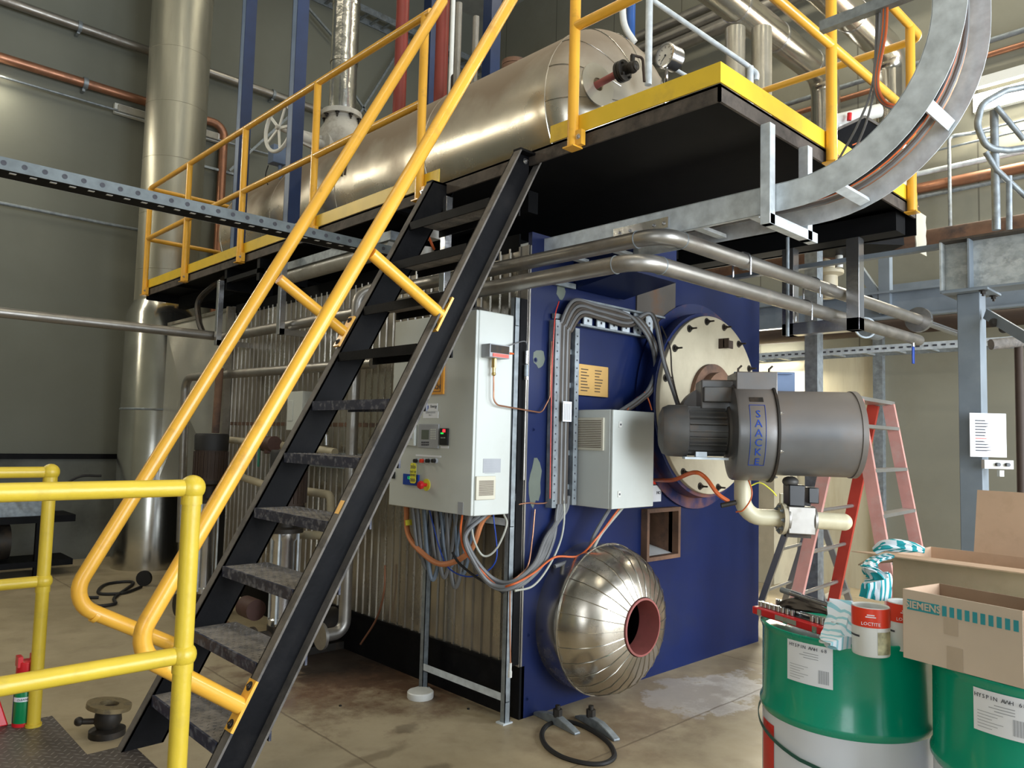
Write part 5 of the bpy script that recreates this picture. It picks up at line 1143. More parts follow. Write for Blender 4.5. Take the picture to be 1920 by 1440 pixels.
# low channel, cable rack, green post
z=P(1650,575,X=4.4).z
ch=single('support_channel','long grey painted steel channel running behind the stainless pipes at the right','beam',MB().box(4.4,4.42,-2.5,5.5,z-.13,z+.13).box(4.32,4.42,-2.5,5.5,z+.11,z+.13).box(4.32,4.42,-2.5,5.5,z-.13,z-.11),'grey_paint')
zr=P(1650,654,X=4.7).z
rk=thing('wall_cable_rack','long perforated cable ladder running level behind the grey post at the right','cable tray',(4.8,1,zr)); part(rk,'rail',MB().box(4.69,4.7,-2.5,5.5,zr-.035,zr+.035),'galv'); part(rk,'rail',MB().box(5.0,5.01,-2.5,5.5,zr-.035,zr+.035),'galv_old')
for k in range(26): part(rk,'rung',MB().box(4.7,5.0,-2.4+k*.3,-2.36+k*.3,zr-.03,zr-.01),'galv_old')
mb=MB(); y=-2.4
while y<5.4: mb.box(4.685,4.69,y,y+.035,zr-.008,zr+.008); y+=.075
part(rk,'slot_row',mb,'ink')['kind']='stuff'
col('grey-green square post standing behind the burner inlet drum',1526,690,5.9,.05,'galv_old',0,3.1,'support_post','post',True)
single('wall_duct','dark round duct running level above the cable ladder on the right wall','duct',MB().cyl((5.2,-2.5,zr+.30),(5.2,5.5,zr+.30),.10,20),'brown_dark')
q=P(1600,470,X=3.6); single('header_pipe','dusty brown pipe crossing behind the right end of the platform','pipe',MB().cyl((3.6,-1.9,q.z),(3.6,3,q.z),.075,18),'soot_rust')
single('knee_bracket','grey painted triangular knee bracket behind the platform right end','bracket',MB().bar(P(1595,480,X=4.38),P(1650,560,X=4.38),.07,.07).box(4.34,4.42,P(1650,520,X=4.38).y-.1,P(1650,520,X=4.38).y,P(1650,570,X=4.38).z-.1,P(1650,470,X=4.38).z),'grey_paint')
single('lagged_valve','dusty vertical valve body behind the U-shaped pipe hanger','valve',MB().lathe([(.05,0),(.08,.05),(.08,.2),(.13,.22),(.13,.25),(.06,.27),(.06,.45)],P(1553,560,X=3.6),n=20).cyl(P(1553,560,X=3.6)+V((0,0,.4)),P(1553,560,X=3.6)+V((0,0,.8)),.05,16),'cream_plate')
single('threaded_rod','thin rod dropping through the U-shaped pipe hanger','rod',MB().cyl(V((1.6,-.75,2.25)),V((1.6,-.75,2.9)),.012,8),'galv_old')
# ================================================================ GREY POST + I-BEAM + LOOP RAIL (right)
pc_=D(1822,700,4.5); px_,py_=pc_.x,pc_.y
zb1,zt1=D(1850,540,4.4).z,D(1850,436,4.4).z
po=thing('grey_steel_post','grey painted square steel column at the right carrying the beam','column',(px_,py_,0))
part(po,'shaft',MB().box(px_-.045,px_+.075,py_-.06,py_+.06,0,zb1-.012),'grey_paint',bevel=.004)
part(po,'cap_plate',MB().box(px_-.12,px_+.16,py_-.12,py_+.12,zb1-.012,zb1),'grey_paint')
for a,b in ((-.09,-.09),(.12,-.09)): part(po,'bolt',MB().bolt((px_+a,py_+b,zb1-.012),(0,0,-1),.014,.02),'dark_iron')
ib=thing('i_beam','deep galvanised steel beam with a stiffener resting on the grey post','beam',(px_,py_,zb1))
part(ib,'web',MB().box(px_-.005,px_+.005,-4.6,py_+.14,zb1+.01,zt1-.01),'i_beam_zinc')
part(ib,'top_flange',MB().box(px_-.09,px_+.09,-4.6,py_+.14,zt1-.012,zt1),'deck_edge'); part(ib,'bottom_flange',MB().box(px_-.09,px_+.09,-4.6,py_+.14,zb1,zb1+.012),'grey_paint')
part(ib,'stiffener',MB().box(px_-.085,px_,py_-.02,py_-.01,zb1+.012,zt1-.012),'grey_paint')
part(ib,'end_plate',MB().box(px_-.085,px_+.085,py_+.13,py_+.14,zb1+.012,zt1-.012),'i_beam_zinc')
single('edge_angle','thin dark edge angle running back from the beam top behind the platform corner','beam',MB().box(px_-.02,px_+.03,py_+.145,2.6,zt1-.03,zt1),'grey_paint')
db=thing('diagonal_brace','grey bolted knee brace between the post and the beam at the right','brace',D(1850,600,4.45))
a,b=D(1848,588,4.45),D(1960,655,4.0); part(db,'strap',MB().bar(a,b,.012,.06),'grey_paint')
for px in (1863,1882): part(db,'bolt',MB().bolt(D(px,596+(px-1848)*.6,4.36),(ray(1860,600)*-1),.016,.014),'dark_iron')
a=D(1818,774,4.36);b=D(1886,772,4.36);c=D(1818,856,4.36)
nt_=thing('paper_notice','glossy white paper notice taped on the grey post','notice',c)
u_=V((b-a)).normalized(); a2=a+V((0,0,0))
hgt=a.z-c.z; wid=(b-a).length; u_.z=0; u_.normalize(); nv=V((u_.y,-u_.x,0))
part(nt_,'sheet',MB().quad(a,a+u_*wid,a+u_*wid-V((0,0,hgt)),a-V((0,0,hgt)),nv*-.003),'paper')
for k in range(11):
    z=a.z-.04-k*.017; part(nt_,'text_line',MB().quad(*[q+nv*.0015 for q in (a+u_*.03-V((0,0,a.z-z)),a+u_*(.03+random.uniform(.04,.1))-V((0,0,a.z-z)),a+u_*(.03+.06)-V((0,0,a.z-z+.006)),a+u_*.03-V((0,0,a.z-z+.006)))]),'red_lamp' if k==6 else 'ink')
a=D(1846,862,4.35); sw=thing('switch_plate','white twin switch box fixed behind the grey post under the notice','switch',a)
part(sw,'plate',MB().quad(a,a+u_*.165,a+u_*.165-V((0,0,.05)),a-V((0,0,.05)),-nv*.03),'white_paint')
for k in (.07,.125): part(sw,'toggle',MB().cyl(a+u_*k-V((0,0,.025)),a+u_*k-V((0,0,.025))+nv*.02,.011,12),'black_plastic')
part(sw,'plug',MB().obox(a+u_*.09-V((0,0,.075)),u_,nv,(0,0,1),.025,.025,.035),'white_paint')
col('thin brown vertical pipe at the right edge of the view',1912,760,4.9,.025,'brown_dark',0,2.25)
single('lagged_pipe','dusty lagged pipe stub behind the grey post under the brace','pipe',MB().cyl(D(1858,646,4.9),D(1915,640,4.9),.035,16),'tread_dust')
# loop handrail above the beam
lr=thing('loop_handrail','galvanised loop ended handrail standing above the beam at the right','guardrail',(px_,-2.1,zt1))
Q=lambda x,y:P(x,y,X=px_+.0)
def QQ(x,y): p=D(x,y,4.35); return p
part(lr,'loop',MB().tube([QQ(1960,155),QQ(1885,170),QQ(1840,195),QQ(1832,235),QQ(1850,278),QQ(1890,282),QQ(1960,272)],.019,12,fil=.09),'galv_old')
part(lr,'post',MB().cyl(V((QQ(1868,420).x,QQ(1868,420).y,zt1)),V((QQ(1868,420).x,QQ(1868,420).y,QQ(1868,200).z)),.022,14),'galv_old')
part(lr,'post',MB().cyl(V((QQ(1892,420).x,QQ(1892,420).y,zt1)),QQ(1892,330),.016,12),'galv_old')
part(lr,'brace_rod',MB().tube([QQ(1848,285),QQ(1868,318),QQ(1935,380)],.016,10,fil=.03),'galv_old')
part(lr,'brace_rod',MB().tube([QQ(1868,200),QQ(1920,262)],.016,10),'galv_old')
# ================================================================ PUMPS BEHIND THE STAIR
def pump(label,x,y,h,rm,top='black_rubber',inv=False,name='vertical_pump'):
    t=thing(name,label,'pump',(x,y,0))
    part(t,'base',MB().box(x-.13,x+.13,y-.12,y+.12,0,.03).cyl((x-.2,y,.12),(x+.2,y,.12),.05,18).cyl((x-.2,y,.12),(x-.22,y,.12),.09,24).cyl((x+.2,y,.12),(x+.22,y,.12),.09,24).cyl((x,y,.03),(x,y,.2),.10,28),'dark_iron')
    zb=h-.52; part(t,'barrel',MB().lathe([(.095,.2),(.095,.24),(.082,.25),(.082,zb-.12),(.095,zb-.1),(.095,zb-.06)],(x,y,0),n=32),'polished')
    for a in (0.6,2.2,3.8,5.3): part(t,'tie_rod',MB().cyl((x+.1*math.cos(a),y+.1*math.sin(a),.22),(x+.1*math.cos(a),y+.1*math.sin(a),zb-.06),.008,8),'galv')
    part(t,'motor_stool',MB().lathe([(.12,zb-.06),(.12,zb-.03),(.07,zb-.02),(.07,zb+.08),(.125,zb+.1),(.125,zb+.13)],(x,y,0),n=28),'dark_iron')
    m_=part(t,'motor',MB().lathe([(rm*.93,zb+.13),(rm*.95,h-.14)],(x,y,0),n=32),'brown_dark')
    mb=MB()
    for k in range(26):
        a=2*PI*k/26; r=V((math.cos(a),math.sin(a),0)); part(m_,'cooling_fin',MB().bar(V((x,y,zb+.15))+r*rm*.96,V((x,y,h-.15))+r*rm*.96,.006,.02,r),'brown_dark')
    part(t,'fan_cover',MB().lathe([(rm,h-.14),(rm*1.02,h-.02),(rm*.95,h),(.0001,h)],(x,y,0),n=32),top)
    if inv: part(t,'inverter',MB().box(x-.1,x+.1,y-.1,y+.1,h,h+.26),'cabinet_grey',bevel=.01); part(t,'display',MB().box(x-.105,x-.1,y+.02,y+.09,h+.05,h+.17),'motor_grey')
    return t
pA=P(388,1000,X=-.42); pump('vertical pump with a black capped motor nearest the flue duct',-.42,pA.y,1.52,.135)
pB=P(536,1000,X=-.42); pump('vertical pump with brown-black motor half hidden behind the stair',-.42,pB.y,1.42,.13)
q=P(545,770,X=-.22); single('inverter_box','small grey inverter with a dark window mounted on the corrugated side','electrical box',MB().box(-.2,-.03,q.y-.14,q.y+.10,q.z-.15,q.z+.15).box(-.205,-.2,q.y+.0,q.y+.08,q.z-.08,q.z+.08).box(-.16,-.06,q.y-.1,q.y+.0,q.z-.22,q.z-.15),'cabinet_grey',bevel=.008)
pk=thing('feed_pipework','grey-brown water pipework looping across the lower corrugated side','pipework',(-.2,2.6,1))
def PX(x,y,X): return P(x,y,X=X)
part(pk,'pipe',MB().tube([V((-.30,PX(345,900,-.3).y,.5)),PX(348,708,-.3),PX(700,681,-.14)+V((0,0,0))],.038,16,fil=.12),'stainless')
part(pk,'pipe',MB().tube([PX(422,824,-.2),PX(480,830,-.2),PX(590,842,-.15),PX(628,848,-.13)],.030,14,fil=.04),'cream_plate')
part(pk,'pipe',MB().tube([PX(412,690,-.35),PX(404,812,-.35)],.032,14),'soot_rust')
part(pk,'pipe',MB().tube([PX(455,895,-.2),PX(500,910,-.2),PX(620,928,-.2),PX(623,1050,-.2)],.030,14,fil=.05),'cream_plate')
part(pk,'pipe',MB().tube([PX(500,1000,-.25),PX(630,1005,-.25)],.030,14),'cream_plate')
part(pk,'pipe',MB().tube([PX(350,1130,-.42),PX(500,1210,-.42)],.022,12),'soot_rust')
part(pk,'gate_valve',MB().cyl(PX(495,832,-.25),PX(515,832,-.25),.06,20).cyl(PX(505,832,-.25),PX(505,850,-.25),.04,14),'dark_red_valve')
part(pk,'lever',MB().tube([PX(486,838,-.3),PX(484,875,-.3)],.010,8),mat('lever_green',(.03,.2,.12),.4))
part(pk,'gauge_cock',MB().cyl(PX(612,835,-.15),PX(612,815,-.15),.015,10).sphere(PX(612,806,-.15),.02,12),'polished')
for k in range(2):
    y0=PX(520,910,-.1).y; pass
single('wall_tray','short slotted cable tray fixed low across the corrugated side','cable tray',MB().box(-.06,-.05,.80,2.6,1.30,1.40).box(-.1,-.03,.80,2.6,1.40,1.406).box(-.1,-.03,.80,2.6,1.294,1.30),'galv_old')
fv=thing('red_flange_valve','small red-brown flanged valve near the floor behind the stair treads','valve',P(470,1140,X=-.5))
q=P(470,1140,X=-.5); part(fv,'body',MB().sphere(q,.07,18).cyl(q+V((0,.09,0)),q+V((0,-.09,0)),.075,22),'dark_red_valve'); part(fv,'pipe',MB().cyl(q+V((0,.09,0)),q+V((0,.45,.02)),.04,14).cyl(q+V((0,.3,0)),q+V((0,.3,.4)),.04,14),'cream_plate')
C('thin brown hose end hanging down the black plinth right of the stair',[P(722,1060,X=-.06),P(720,1110,X=-.06),P(706,1160,X=-.07),P(676,1208,X=-.1)],.007,'copper',name='hose_end',cat='hose')
dm_=thing('dark_pump','dark oily pump casing on the stained floor behind the lower stair','pump',P(570,1200,X=-.3)); q=P(575,1190,X=-.25)
part(dm_,'casing',MB().cyl((q.x-.1,q.y,.17),(q.x+.05,q.y,.17),.15,28).cyl((q.x+.05,q.y,.17),(q.x+.3,q.y,.17),.11,24),'dark_iron'); part(dm_,'base',MB().box(q.x-.12,q.x+.25,q.y-.12,q.y+.12,0,.05),'dark_iron'); part(dm_,'flange',MB().cyl((q.x-.14,q.y,.17),(q.x-.1,q.y,.17),.11,26),'galv_old')
# ================================================================ SMALL FLOOR THINGS
q=P(788,1308,Z=0); single('white_pad','flat round white pad on the floor beside the cabinet stand leg','pad',MB().lathe([(.075,0),(.078,.005),(.078,.035),(.073,.04),(.0001,.04)],q,n=36),'white_paint')
ga=P(1025,1365,Z=0);gb=P(1140,1412,Z=0)
# gasket ring: fit ellipse on the floor
c=(P(1012,1375,Z=0)+P(1153,1422,Z=0)+P(1060,1352,Z=0)+P(1115,1434,Z=0))/4
def ringpts():
    pts=[]
    for x,y in ((1016,1376),(1030,1358),(1062,1353),(1100,1365),(1138,1390),(1152,1416),(1135,1431),(1100,1432),(1055,1420),(1025,1400)): pts.append(P(x,y,Z=.006))
    return pts
pp=ringpts(); n=len(pp); sm=[]
for i in range(n):
    for j in range(6):
        t=j/6;a,b,c_,d_=pp[i-1],pp[i],pp[(i+1)%n],pp[(i+2)%n]
        sm.append(.5*((2*b)+(c_-a)*t+(2*a-5*b+4*c_-d_)*t*t+(3*b-a-3*c_+d_)*t**3))
single('rubber_gasket','black oval rubber gasket ring lying on the floor by the clamp bars','gasket',MB().tube(sm,.013,8,closed=True),'black_rubber')
def clampbar(label,a,b,nut):
    a,b=P(*a,Z=0),P(*b,Z=0); d_=(b-a).normalized(); s_=V((-d_.y,d_.x,0)); L=(b-a).length; t=thing('clamp_bar',label,'clamp',(a+b)/2)
    poly=[]
    for u,h in ((0,.012),(.15,.03),(.38,.05),(.62,.05),(.85,.03),(1,.012),(1,0),(0,0)): poly.append(a+d_*L*u+V((0,0,h))-s_*.02)
    part(t,'bar',MB().prism(poly,s_*.04),'galv_old',bevel=.004)
    c=a+d_*L*nut; part(t,'nut',MB().cyl(c+V((0,0,.045)),c+V((0,0,.085)),.026,6),'dark_iron'); part(t,'bolt',MB().cyl(c+V((0,0,.02)),c+V((0,0,.105)),.014,14),'dark_iron'); return t
clampbar('forged clamp bar with a big nut nearer the blue front on the floor',(1002,1338),(1083,1378),.55)
clampbar('forged clamp bar with a big nut further right beside the gasket',(1083,1345),(1157,1390),.35)
# valve on floor by stair foot
q=P(205,1425,Z=0)+V((-.02,.15,0)); q=V((-1.76,.80,0))
vf=thing('floor_valve','old greasy flanged valve standing on the floor by the stair foot','valve',q)
q=D(200,1385,3.85); q.z=0
part(vf,'top_flange',MB().ringc((q.x,q.y,.135),(.15,-.05,1),.045,.105,.022,32),mat('greasy_bronze',(.22,.17,.09),.45,.5,dirt=(.06,.05,.04),damt=.9,dscale=20)); 
part(vf,'body',MB().lathe([(.085,0),(.085,.03),(.05,.04),(.065,.07),(.06,.11),(.05,.135)],(q.x,q.y,0),n=24),'dark_iron'); part(vf,'side_stub',MB().tube([(q.x,q.y,.07),(q.x-.12,q.y+.03,.085)],.014,10).sphere((q.x-.125,q.y+.03,.087),.022,12),'dark_iron')
# spray can and red case
q=P(42,1358,Z=FP); 
sc_=thing('spray_can','green spray can with a red cap standing on the checker plate','can',q)
K=1.32
part(sc_,'body',MB().lathe([(0.0409,0),(0.0422,0.0079),(0.0422,0.1980),(0.0370,0.2112)],q,n=32),'can_green'); part(sc_,'cap',MB().lathe([(0.0383,0.2086),(0.0409,0.2178),(0.0396,0.2838),(0.0290,0.2878)],q,n=28).box(q.x-0.0396,q.x-0.0198,q.y-0.0264,q.y+0.0264,q.z+0.2640,q.z+0.3102).box(q.x+0.0158,q.x+0.0396,q.y-0.0264,q.y+0.0264,q.z+0.2640,q.z+0.3102),'red_plastic')
dv=(V((CAM.x,CAM.y,q.z))-q); dv.z=0; dv.normalize(); sv=V((-dv.y,dv.x,0))
part(sc_,'base_band',MB().lathe([(0.0429,0),(0.0429,0.0158)],q,n=32,cap0=False,cap1=False),'red_plastic')
part(sc_,'label_band',MB().lathe([(0.0430,0.1122),(0.0430,0.1320)],q,(0,0,1),14,xref=dv,a0=-1.1880,a1=1.1880),'paper')
part(sc_,'red_badge',MB().lathe([(0.0432,0.1558),(0.0432,0.1954)],q,(0,0,1),14,xref=dv,a0=-0.2640,a1=1.1880),'red_lamp')
part(sc_,'blue_stripe',MB().lathe([(0.0432,0.0158),(0.0432,0.1452)],q,(0,0,1),8,xref=dv,a0=-1.5,a1=-1.2540),'blue_plastic')
text(sc_,'lettering','PG',0.0290,q+dv*0.0449+V((0,0,0.1756))+sv*0.0053,sv,(0,0,1),'paper'); text(sc_,'lettering','CLEANER',0.0132,q+dv*0.0446+V((0,0,0.1221)),sv,(0,0,1),'ink')
q=P(-5,1362,Z=FP); single('red_case','red plastic tool case corner at the left edge on the checker plate','case',MB().prism([q+V((-.25,.0,0)),q+V((.04,-.02,0)),q+V((.005,-.0,.11)),q+V((-.05,.02,.16)),q+V((-.25,.02,.16))],(0,.10,0)),'red_plastic',bevel=.006)
# ================================================================ DRUMS
DH=.915; R_=.29
c1=D(1585,1170,2.735); c1=V((c1.x,c1.y,0)); c2=D(1928,1200,2.29); c2=V((c2.x,c2.y,0))
if (c2-c1).length<.6: c2=c1+(c2-c1).normalized()*.602
def cylhit(px,py,c,r):
    d_=ray(px,py); o=CAM-V((c.x,c.y,0)); a=d_.x**2+d_.y**2; b=2*(o.x*d_.x+o.y*d_.y); cc=o.x**2+o.y**2-r*r
    t=(-b-math.sqrt(max(0,b*b-4*a*cc)))/(2*a); p=CAM+d_*t; a_=math.atan2(p.y-c.y,p.x-c.x); return (a_-2*PI if a_>0 else a_),p.z
def patch(root,name,c,r,a0,a1,z0,z1,m,n=14):
    if a0>a1:a0,a1=a1,a0
    return part(root,name,MB().lathe([(r,z0),(r,z1)],c,(0,0,1),n,xref=(1,0,0),a0=a0,a1=a1),m)
def drum(label,c):
    t=thing('oil_drum',label,'drum',c)
    zg=.625
    part(t,'lower_body',MB().lathe([(R_-.008,0),(R_,.008),(R_,.018),(R_-.008,.028),(R_-.008,.30),(R_,.315),(R_,.33),(R_-.008,.345),(R_-.008,zg-.018)],c,n=96),'drum_white',label='glossy white lower part')
    part(t,'upper_body',MB().lathe([(R_-.008,zg-.018),(R_+.001,zg-.002),(R_+.001,zg+.012),(R_-.008,zg+.03),(R_-.008,DH-.03),(R_-.004,DH-.018),(R_,DH-.010),(R_,DH-.002),(R_-.004,DH),(R_-.012,DH-.002),(R_-.016,DH-.018),(.0001,DH-.018)],c,n=96,cap0=False),'drum_green',label='glossy green upper part')
    return t
dr1=drum('green and white oil drum on the left with tools and tins on its lid',c1)
dr2=drum('green and white oil drum on the right under the cardboard boxes',c2)
def label(t,c,pts):
    (xl,yt),(xr,yb)=pts; a0,z0=cylhit(xl,yt,c,R_); a1,_=cylhit(xr,yt,c,R_); _,z1=cylhit(xl,yb,c,R_)
    if a1<a0: a0,a1=a1,a0
    zt_,zb_=max(z0,z1),min(z0,z1)
    l_=patch(t,'paper_label',c,R_-.006,a0,a1,zb_,zt_,'paper')
    am=(a0+a1)/2; w_=(a1-a0)*R_
    def put(body,sz,u,z,al='CENTER'):
        a=am+u/R_; rad=V((math.cos(a),math.sin(a),0)); tan=V((-rad.y,rad.x,0))
        return text(l_,'lettering',body,sz,V((c.x,c.y,z))+rad*(R_-.0042),tan,(0,0,1),'grey_ink' if sz<.015 else 'ink',align=al,ext=.0003)
    for k,ch_ in enumerate('HYSPIN'): put(ch_,.0155,-.066+k*.0105,zt_-.018)
    for k,ch_ in enumerate('AWH 68'): put(ch_,.0155,.006+k*.0105,zt_-.018) if ch_!=' ' else None
    H=zt_-zb_
    for k in range(3):
        a=am; patch(l_,'print_line',c,R_-.0054,a-.06-.05*(k%2),a+.12,zt_-.036-k*.008,zt_-.034-k*.008,'grey_ink',4)
    for k in range(6): patch(l_,'print_line',c,R_-.0054,a0+.04,a0+.18+.05*((k*7)%3),zb_+.012+k*.0085,zb_+.0135+k*.0085,'grey_ink',4)
    for k in range(14):
        u=a1-.05-k*.0085; patch(l_,'barcode_bar',c,R_-.0053,u,u+.0035+.003*(k%3==0),zb_+.012,zb_+.055,'grey_ink',1)
    return l_
label(dr1,c1,((1474,1195),(1561,1272)))
label(dr2,c2,((1822,1287),(1935,1365)))
a0,z=cylhit(1433,1360,c1,R_-.006); 
mb=MB(); 
am,zm=cylhit(1440,1380,c1,R_)
patch(dr1,'red_emblem',c1,R_-.0065,am-.25,am+.10,.36,.575,'drum_red')
am,zm=cylhit(1700,1438,c1,R_); patch(dr1,'red_emblem',c1,R_-.0065,am-.28,am+.30,.36,.47,'drum_red')
# green strap around drums
pts=[]
cen=(c1+c2)/2
a_s,_=cylhit(1432,1335,c1,R_+.004)
for k in range(22):
    a=a_s+ (-.2) + k*.075; pts.append(V((c1.x+(R_+.006)*math.cos(a),c1.y+(R_+.006)*math.sin(a),.655-.0008*k-.0)))
dirv=(c2-c1).normalized(); nrm_=V((-dirv.y,dirv.x,0)); 
if nrm_.dot(V((CAM.x,CAM.y,0))-c1)<0: nrm_=-nrm_
an=math.atan2(nrm_.y,nrm_.x)
st_=math.atan2(-dirv.y,-dirv.x)
if (an-st_)>PI: st_+=2*PI
if (an-st_)<-PI: st_-=2*PI
pts=[]
for k in range(15):
    a=st_+(an-st_)*k/14; pts.append(V((c1.x+(R_+.006)*math.cos(a),c1.y+(R_+.006)*math.sin(a),.612-.10*k/14)))
for k in range(1,10): pts.append(V((c1+nrm_*(R_+.006)).to_tuple())+(c2-c1)*(k/9)+V((0,0,.512-.05*k/9)))
mb=MB()
for i in range(len(pts)-1): mb.bar(pts[i],pts[i+1],.003,.012,(0,0,1))
single('drum_strap','dark green plastic band slung around the two oil drums','strap',mb,mat('dark_green_band',(.02,.09,.07),.35))
TOP=DH
# ---------------------------------------------------------------- socket set
A=P(1412,1150,Z=TOP+.005);B=P(1575,1202,Z=TOP+.005); dv=(B-A);Ls=dv.length; dv.normalize(); sv=V((-dv.y,dv.x,0))
if sv.dot(CAM-A)>0: sv=-sv     # sv points away from camera
so=thing('socket_set','red plastic socket set case lying open on the left drum lid','tool set',(A+B)/2)
zb=TOP+.001
case=MB().obox(A+dv*Ls/2+sv*.055+V((0,0,.018)),dv,sv,(0,0,1),Ls,.012,.03)
part(so,'tray',MB().obox(A+dv*Ls/2+sv*.055+V((0,0,.014)),dv,sv,(0,0,1),Ls,.12,.028),'red_plastic',bevel=.004)
part(so,'recess',MB().obox(A+dv*Ls/2+sv*.06+V((0,0,.0285)),dv,sv,(0,0,1),Ls-.03,.085,.002),'black_plastic')
for u in (.1,.42,.75): part(so,'latch',MB().obox(A+dv*Ls*u-sv*.005+V((0,0,.012)),dv,sv,(0,0,1),.02,.006,.022),'polished')
part(so,'clear_hinge',MB().obox(A+dv*Ls*.42-sv*.006+V((0,0,.014)),dv,sv,(0,0,1),.10,.003,.016),'dull_lens')
def sock(u,v,r,h):
    c=A+dv*(Ls*u)+sv*v+V((0,0,.03))
    single('socket','small chrome socket standing in the red case','socket',MB().lathe([(r,0),(r,h),(r*.7,h),(r*.65,h*.5),(.0001,h*.5)],c,n=18),'polished','chrome sockets in the red case')
for k in range(8): sock(.05+k*.055,.02,.0075+.0008*(8-k)*.5,.018)
for k in range(6): sock(.08+k*.06,.09,.009,.022)
for k in range(6): sock(.66+k*.055,.022,.0085,.02)
rt=thing('ratchet_wrench','long chrome ratchet wrench lying across the red socket case','wrench',D(1530,1110,2.75))
part(rt,'handle',MB().tube([D(1466,1106,2.85),D(1560,1137,2.6)],.009,12),'polished'); part(rt,'head',MB().sphere(D(1562,1138,2.6),.016,14),'polished'); 
part(rt,'grip',MB().tube([D(1466,1106,2.85),D(1500,1117,2.76)],.011,12),'galv_old')
ex=thing('extension_bar','chrome extension bar lying in the socket case','tool',A+dv*Ls*.5); part(ex,'bar',MB().tube([A+dv*Ls*.45+sv*.05+V((0,0,.036)),A+dv*Ls*.95+sv*.05+V((0,0,.036))],.006,10),'polished'); part(ex,'end',MB().cyl(A+dv*Ls*.42+sv*.05+V((0,0,.036)),A+dv*Ls*.46+sv*.05+V((0,0,.036)),.009,12),'polished')
# ---------------------------------------------------------------- cloth lumps
def lump(name,label,cat,path,rad,m,seed,fold=6,sq=.5):
    rnd=random.Random(seed); pts=spline(path,8); n=22; vs=[];N=len(pts); x=None; fr0=None
    ph=[rnd.uniform(0,6.28) for _ in range(6)]
    for i,p in enumerate(pts):
        t=(pts[min(i+1,N-1)]-pts[max(i-1,0)]).normalized()
        side_=t.cross(V((0,0,1)));
        if side_.length<.3: side_=t.cross(dv)
        side_.normalize(); up=side_.cross(t)
        if fr0 is not None and side_.dot(fr0)<0: side_,up=-side_,-up
        fr0=side_; u=i/(N-1); env=rad(u)
        for k in range(n):
            a=2*PI*k/n; r=env*(1+.16*math.sin(fold*a+ph[0]+3*u)+.09*math.sin(3*a+ph[1]+9*u)+.06*math.sin(11*a+ph[2]+14*u))
            vs.append(p+side_*(r*math.cos(a))+up*(r*sq*math.sin(a)))
    fs=[(i*n+k,i*n+(k+1)%n,(i+1)*n+(k+1)%n,(i+1)*n+k) for i in range(N-1) for k in range(n)]+[tuple(range(n-1,-1,-1)),tuple((N-1)*n+k for k in range(n))]
    return single(name,label,cat,MB().add(vs,fs),m)
lump('greasy_glove','crumpled dark greasy glove lying behind the sockets on the drum lid','glove',[D(1462,1138,2.82),D(1490,1132,2.78),D(1520,1138,2.72),D(1555,1148,2.66)],lambda u:.035*(.6+.8*math.sin(PI*min(1,u+.1)))*.9,'dusty_cable',3)
lump('striped_rag','pale blue striped rag draped over the drum edge left of the tin','rag',[D(1582,1130,2.58),D(1580,1152,2.55),D(1574,1178,2.51),D(1572,1200,2.475),D(1585,1206,2.45)],lambda u:.052-.008*math.sin(5*u),'rag_pale',5,5,.35)
lump('striped_rag','teal striped rag bunched on the big box flap','rag',[D(1640,1032,2.6),D(1662,1022,2.58),D(1700,1024,2.56),D(1733,1032,2.54)],lambda u:.026*(.5+.7*math.sin(PI*(u*.86+.1))),'rag_teal',7,5,.6)
lump('striped_rag','teal striped rag hanging down beside the big cardboard box','rag',[D(1668,1042,2.62),D(1640,1050,2.6),D(1630,1062,2.58),D(1640,1078,2.58),D(1644,1100,2.58),D(1640,1122,2.58)],lambda u:.022+.036*max(0,min(1,(u-.35)*3)),'rag_teal',8,7,.4)
# ---------------------------------------------------------------- tins
def tin(label,c,r,h,cl=None):
    t=thing('paint_tin',label,'tin',c)
    part(t,'body',MB().lathe([(r*.97,0),(r,.004),(r,h-.004),(r*.97,h),(r*.9,h-.004),(r*.9,h-.03)],c,n=40,cap1=False),'white_paint')
    part(t,'lid_recess',MB().cyl(c+V((0,0,h-.035)),c+V((0,0,h-.03)),r*.9,30),'galv_old')
    f=math.atan2(CAM.y-c.y,CAM.x-c.x)
    part(t,'red_label',MB().lathe([(r+.001,h*.60),(r+.001,h*.985)],c,(0,0,1),30,xref=(1,0,0),a0=f-1.5,a1=f+1.5),'red_lamp')
    part(t,'picture_label',MB().lathe([(r+.001,h*.06),(r+.001,h*.52)],c,(0,0,1),10,xref=(1,0,0),a0=f+.35,a1=f+1.3),mat('label_olive',(.45,.42,.25),.5,var=.6,scale=30))
    part(t,'dark_stripe',MB().lathe([(r+.0012,h*.38),(r+.0012,h*.42)],c,(0,0,1),10,xref=(1,0,0),a0=f-1.4,a1=f-.6),'ink')
    dvc=V((math.cos(f),math.sin(f),0)); s_=V((-dvc.y,dvc.x,0))
    text(t,'lettering','LOCTITE',.014,c+dvc*(r+.002)+V((0,0,h*.68)),s_,(0,0,1),'paper',ext=.0003)
    part(t,'print_line',MB().obox(c+dvc*(r+.001)+V((0,0,h*.82)),s_,dvc,(0,0,1),.03,.001,.003).obox(c+dvc*(r+.001)+V((0,0,h*.86)),s_,dvc,(0,0,1),.022,.001,.003),'paper')
    return t
q=D(1633,1212,2.42); q.z=TOP-.017; tin('red and white tin standing in front of the rag on the left drum lid',q,.056,.150)
q=D(1699,1208,2.49); q.z=TOP-.017; tin('red and white tin half hidden behind the small cardboard box',q,.056,.150)
q=P(1543,1198,Z=TOP+.01); single('plastic_cap','small white plastic cap at the front edge of the left drum lid','cap',MB().lathe([(.012,0),(.013,.006),(.0001,.008)],V((q.x,q.y,TOP-.0015)),n=20),'white_paint')
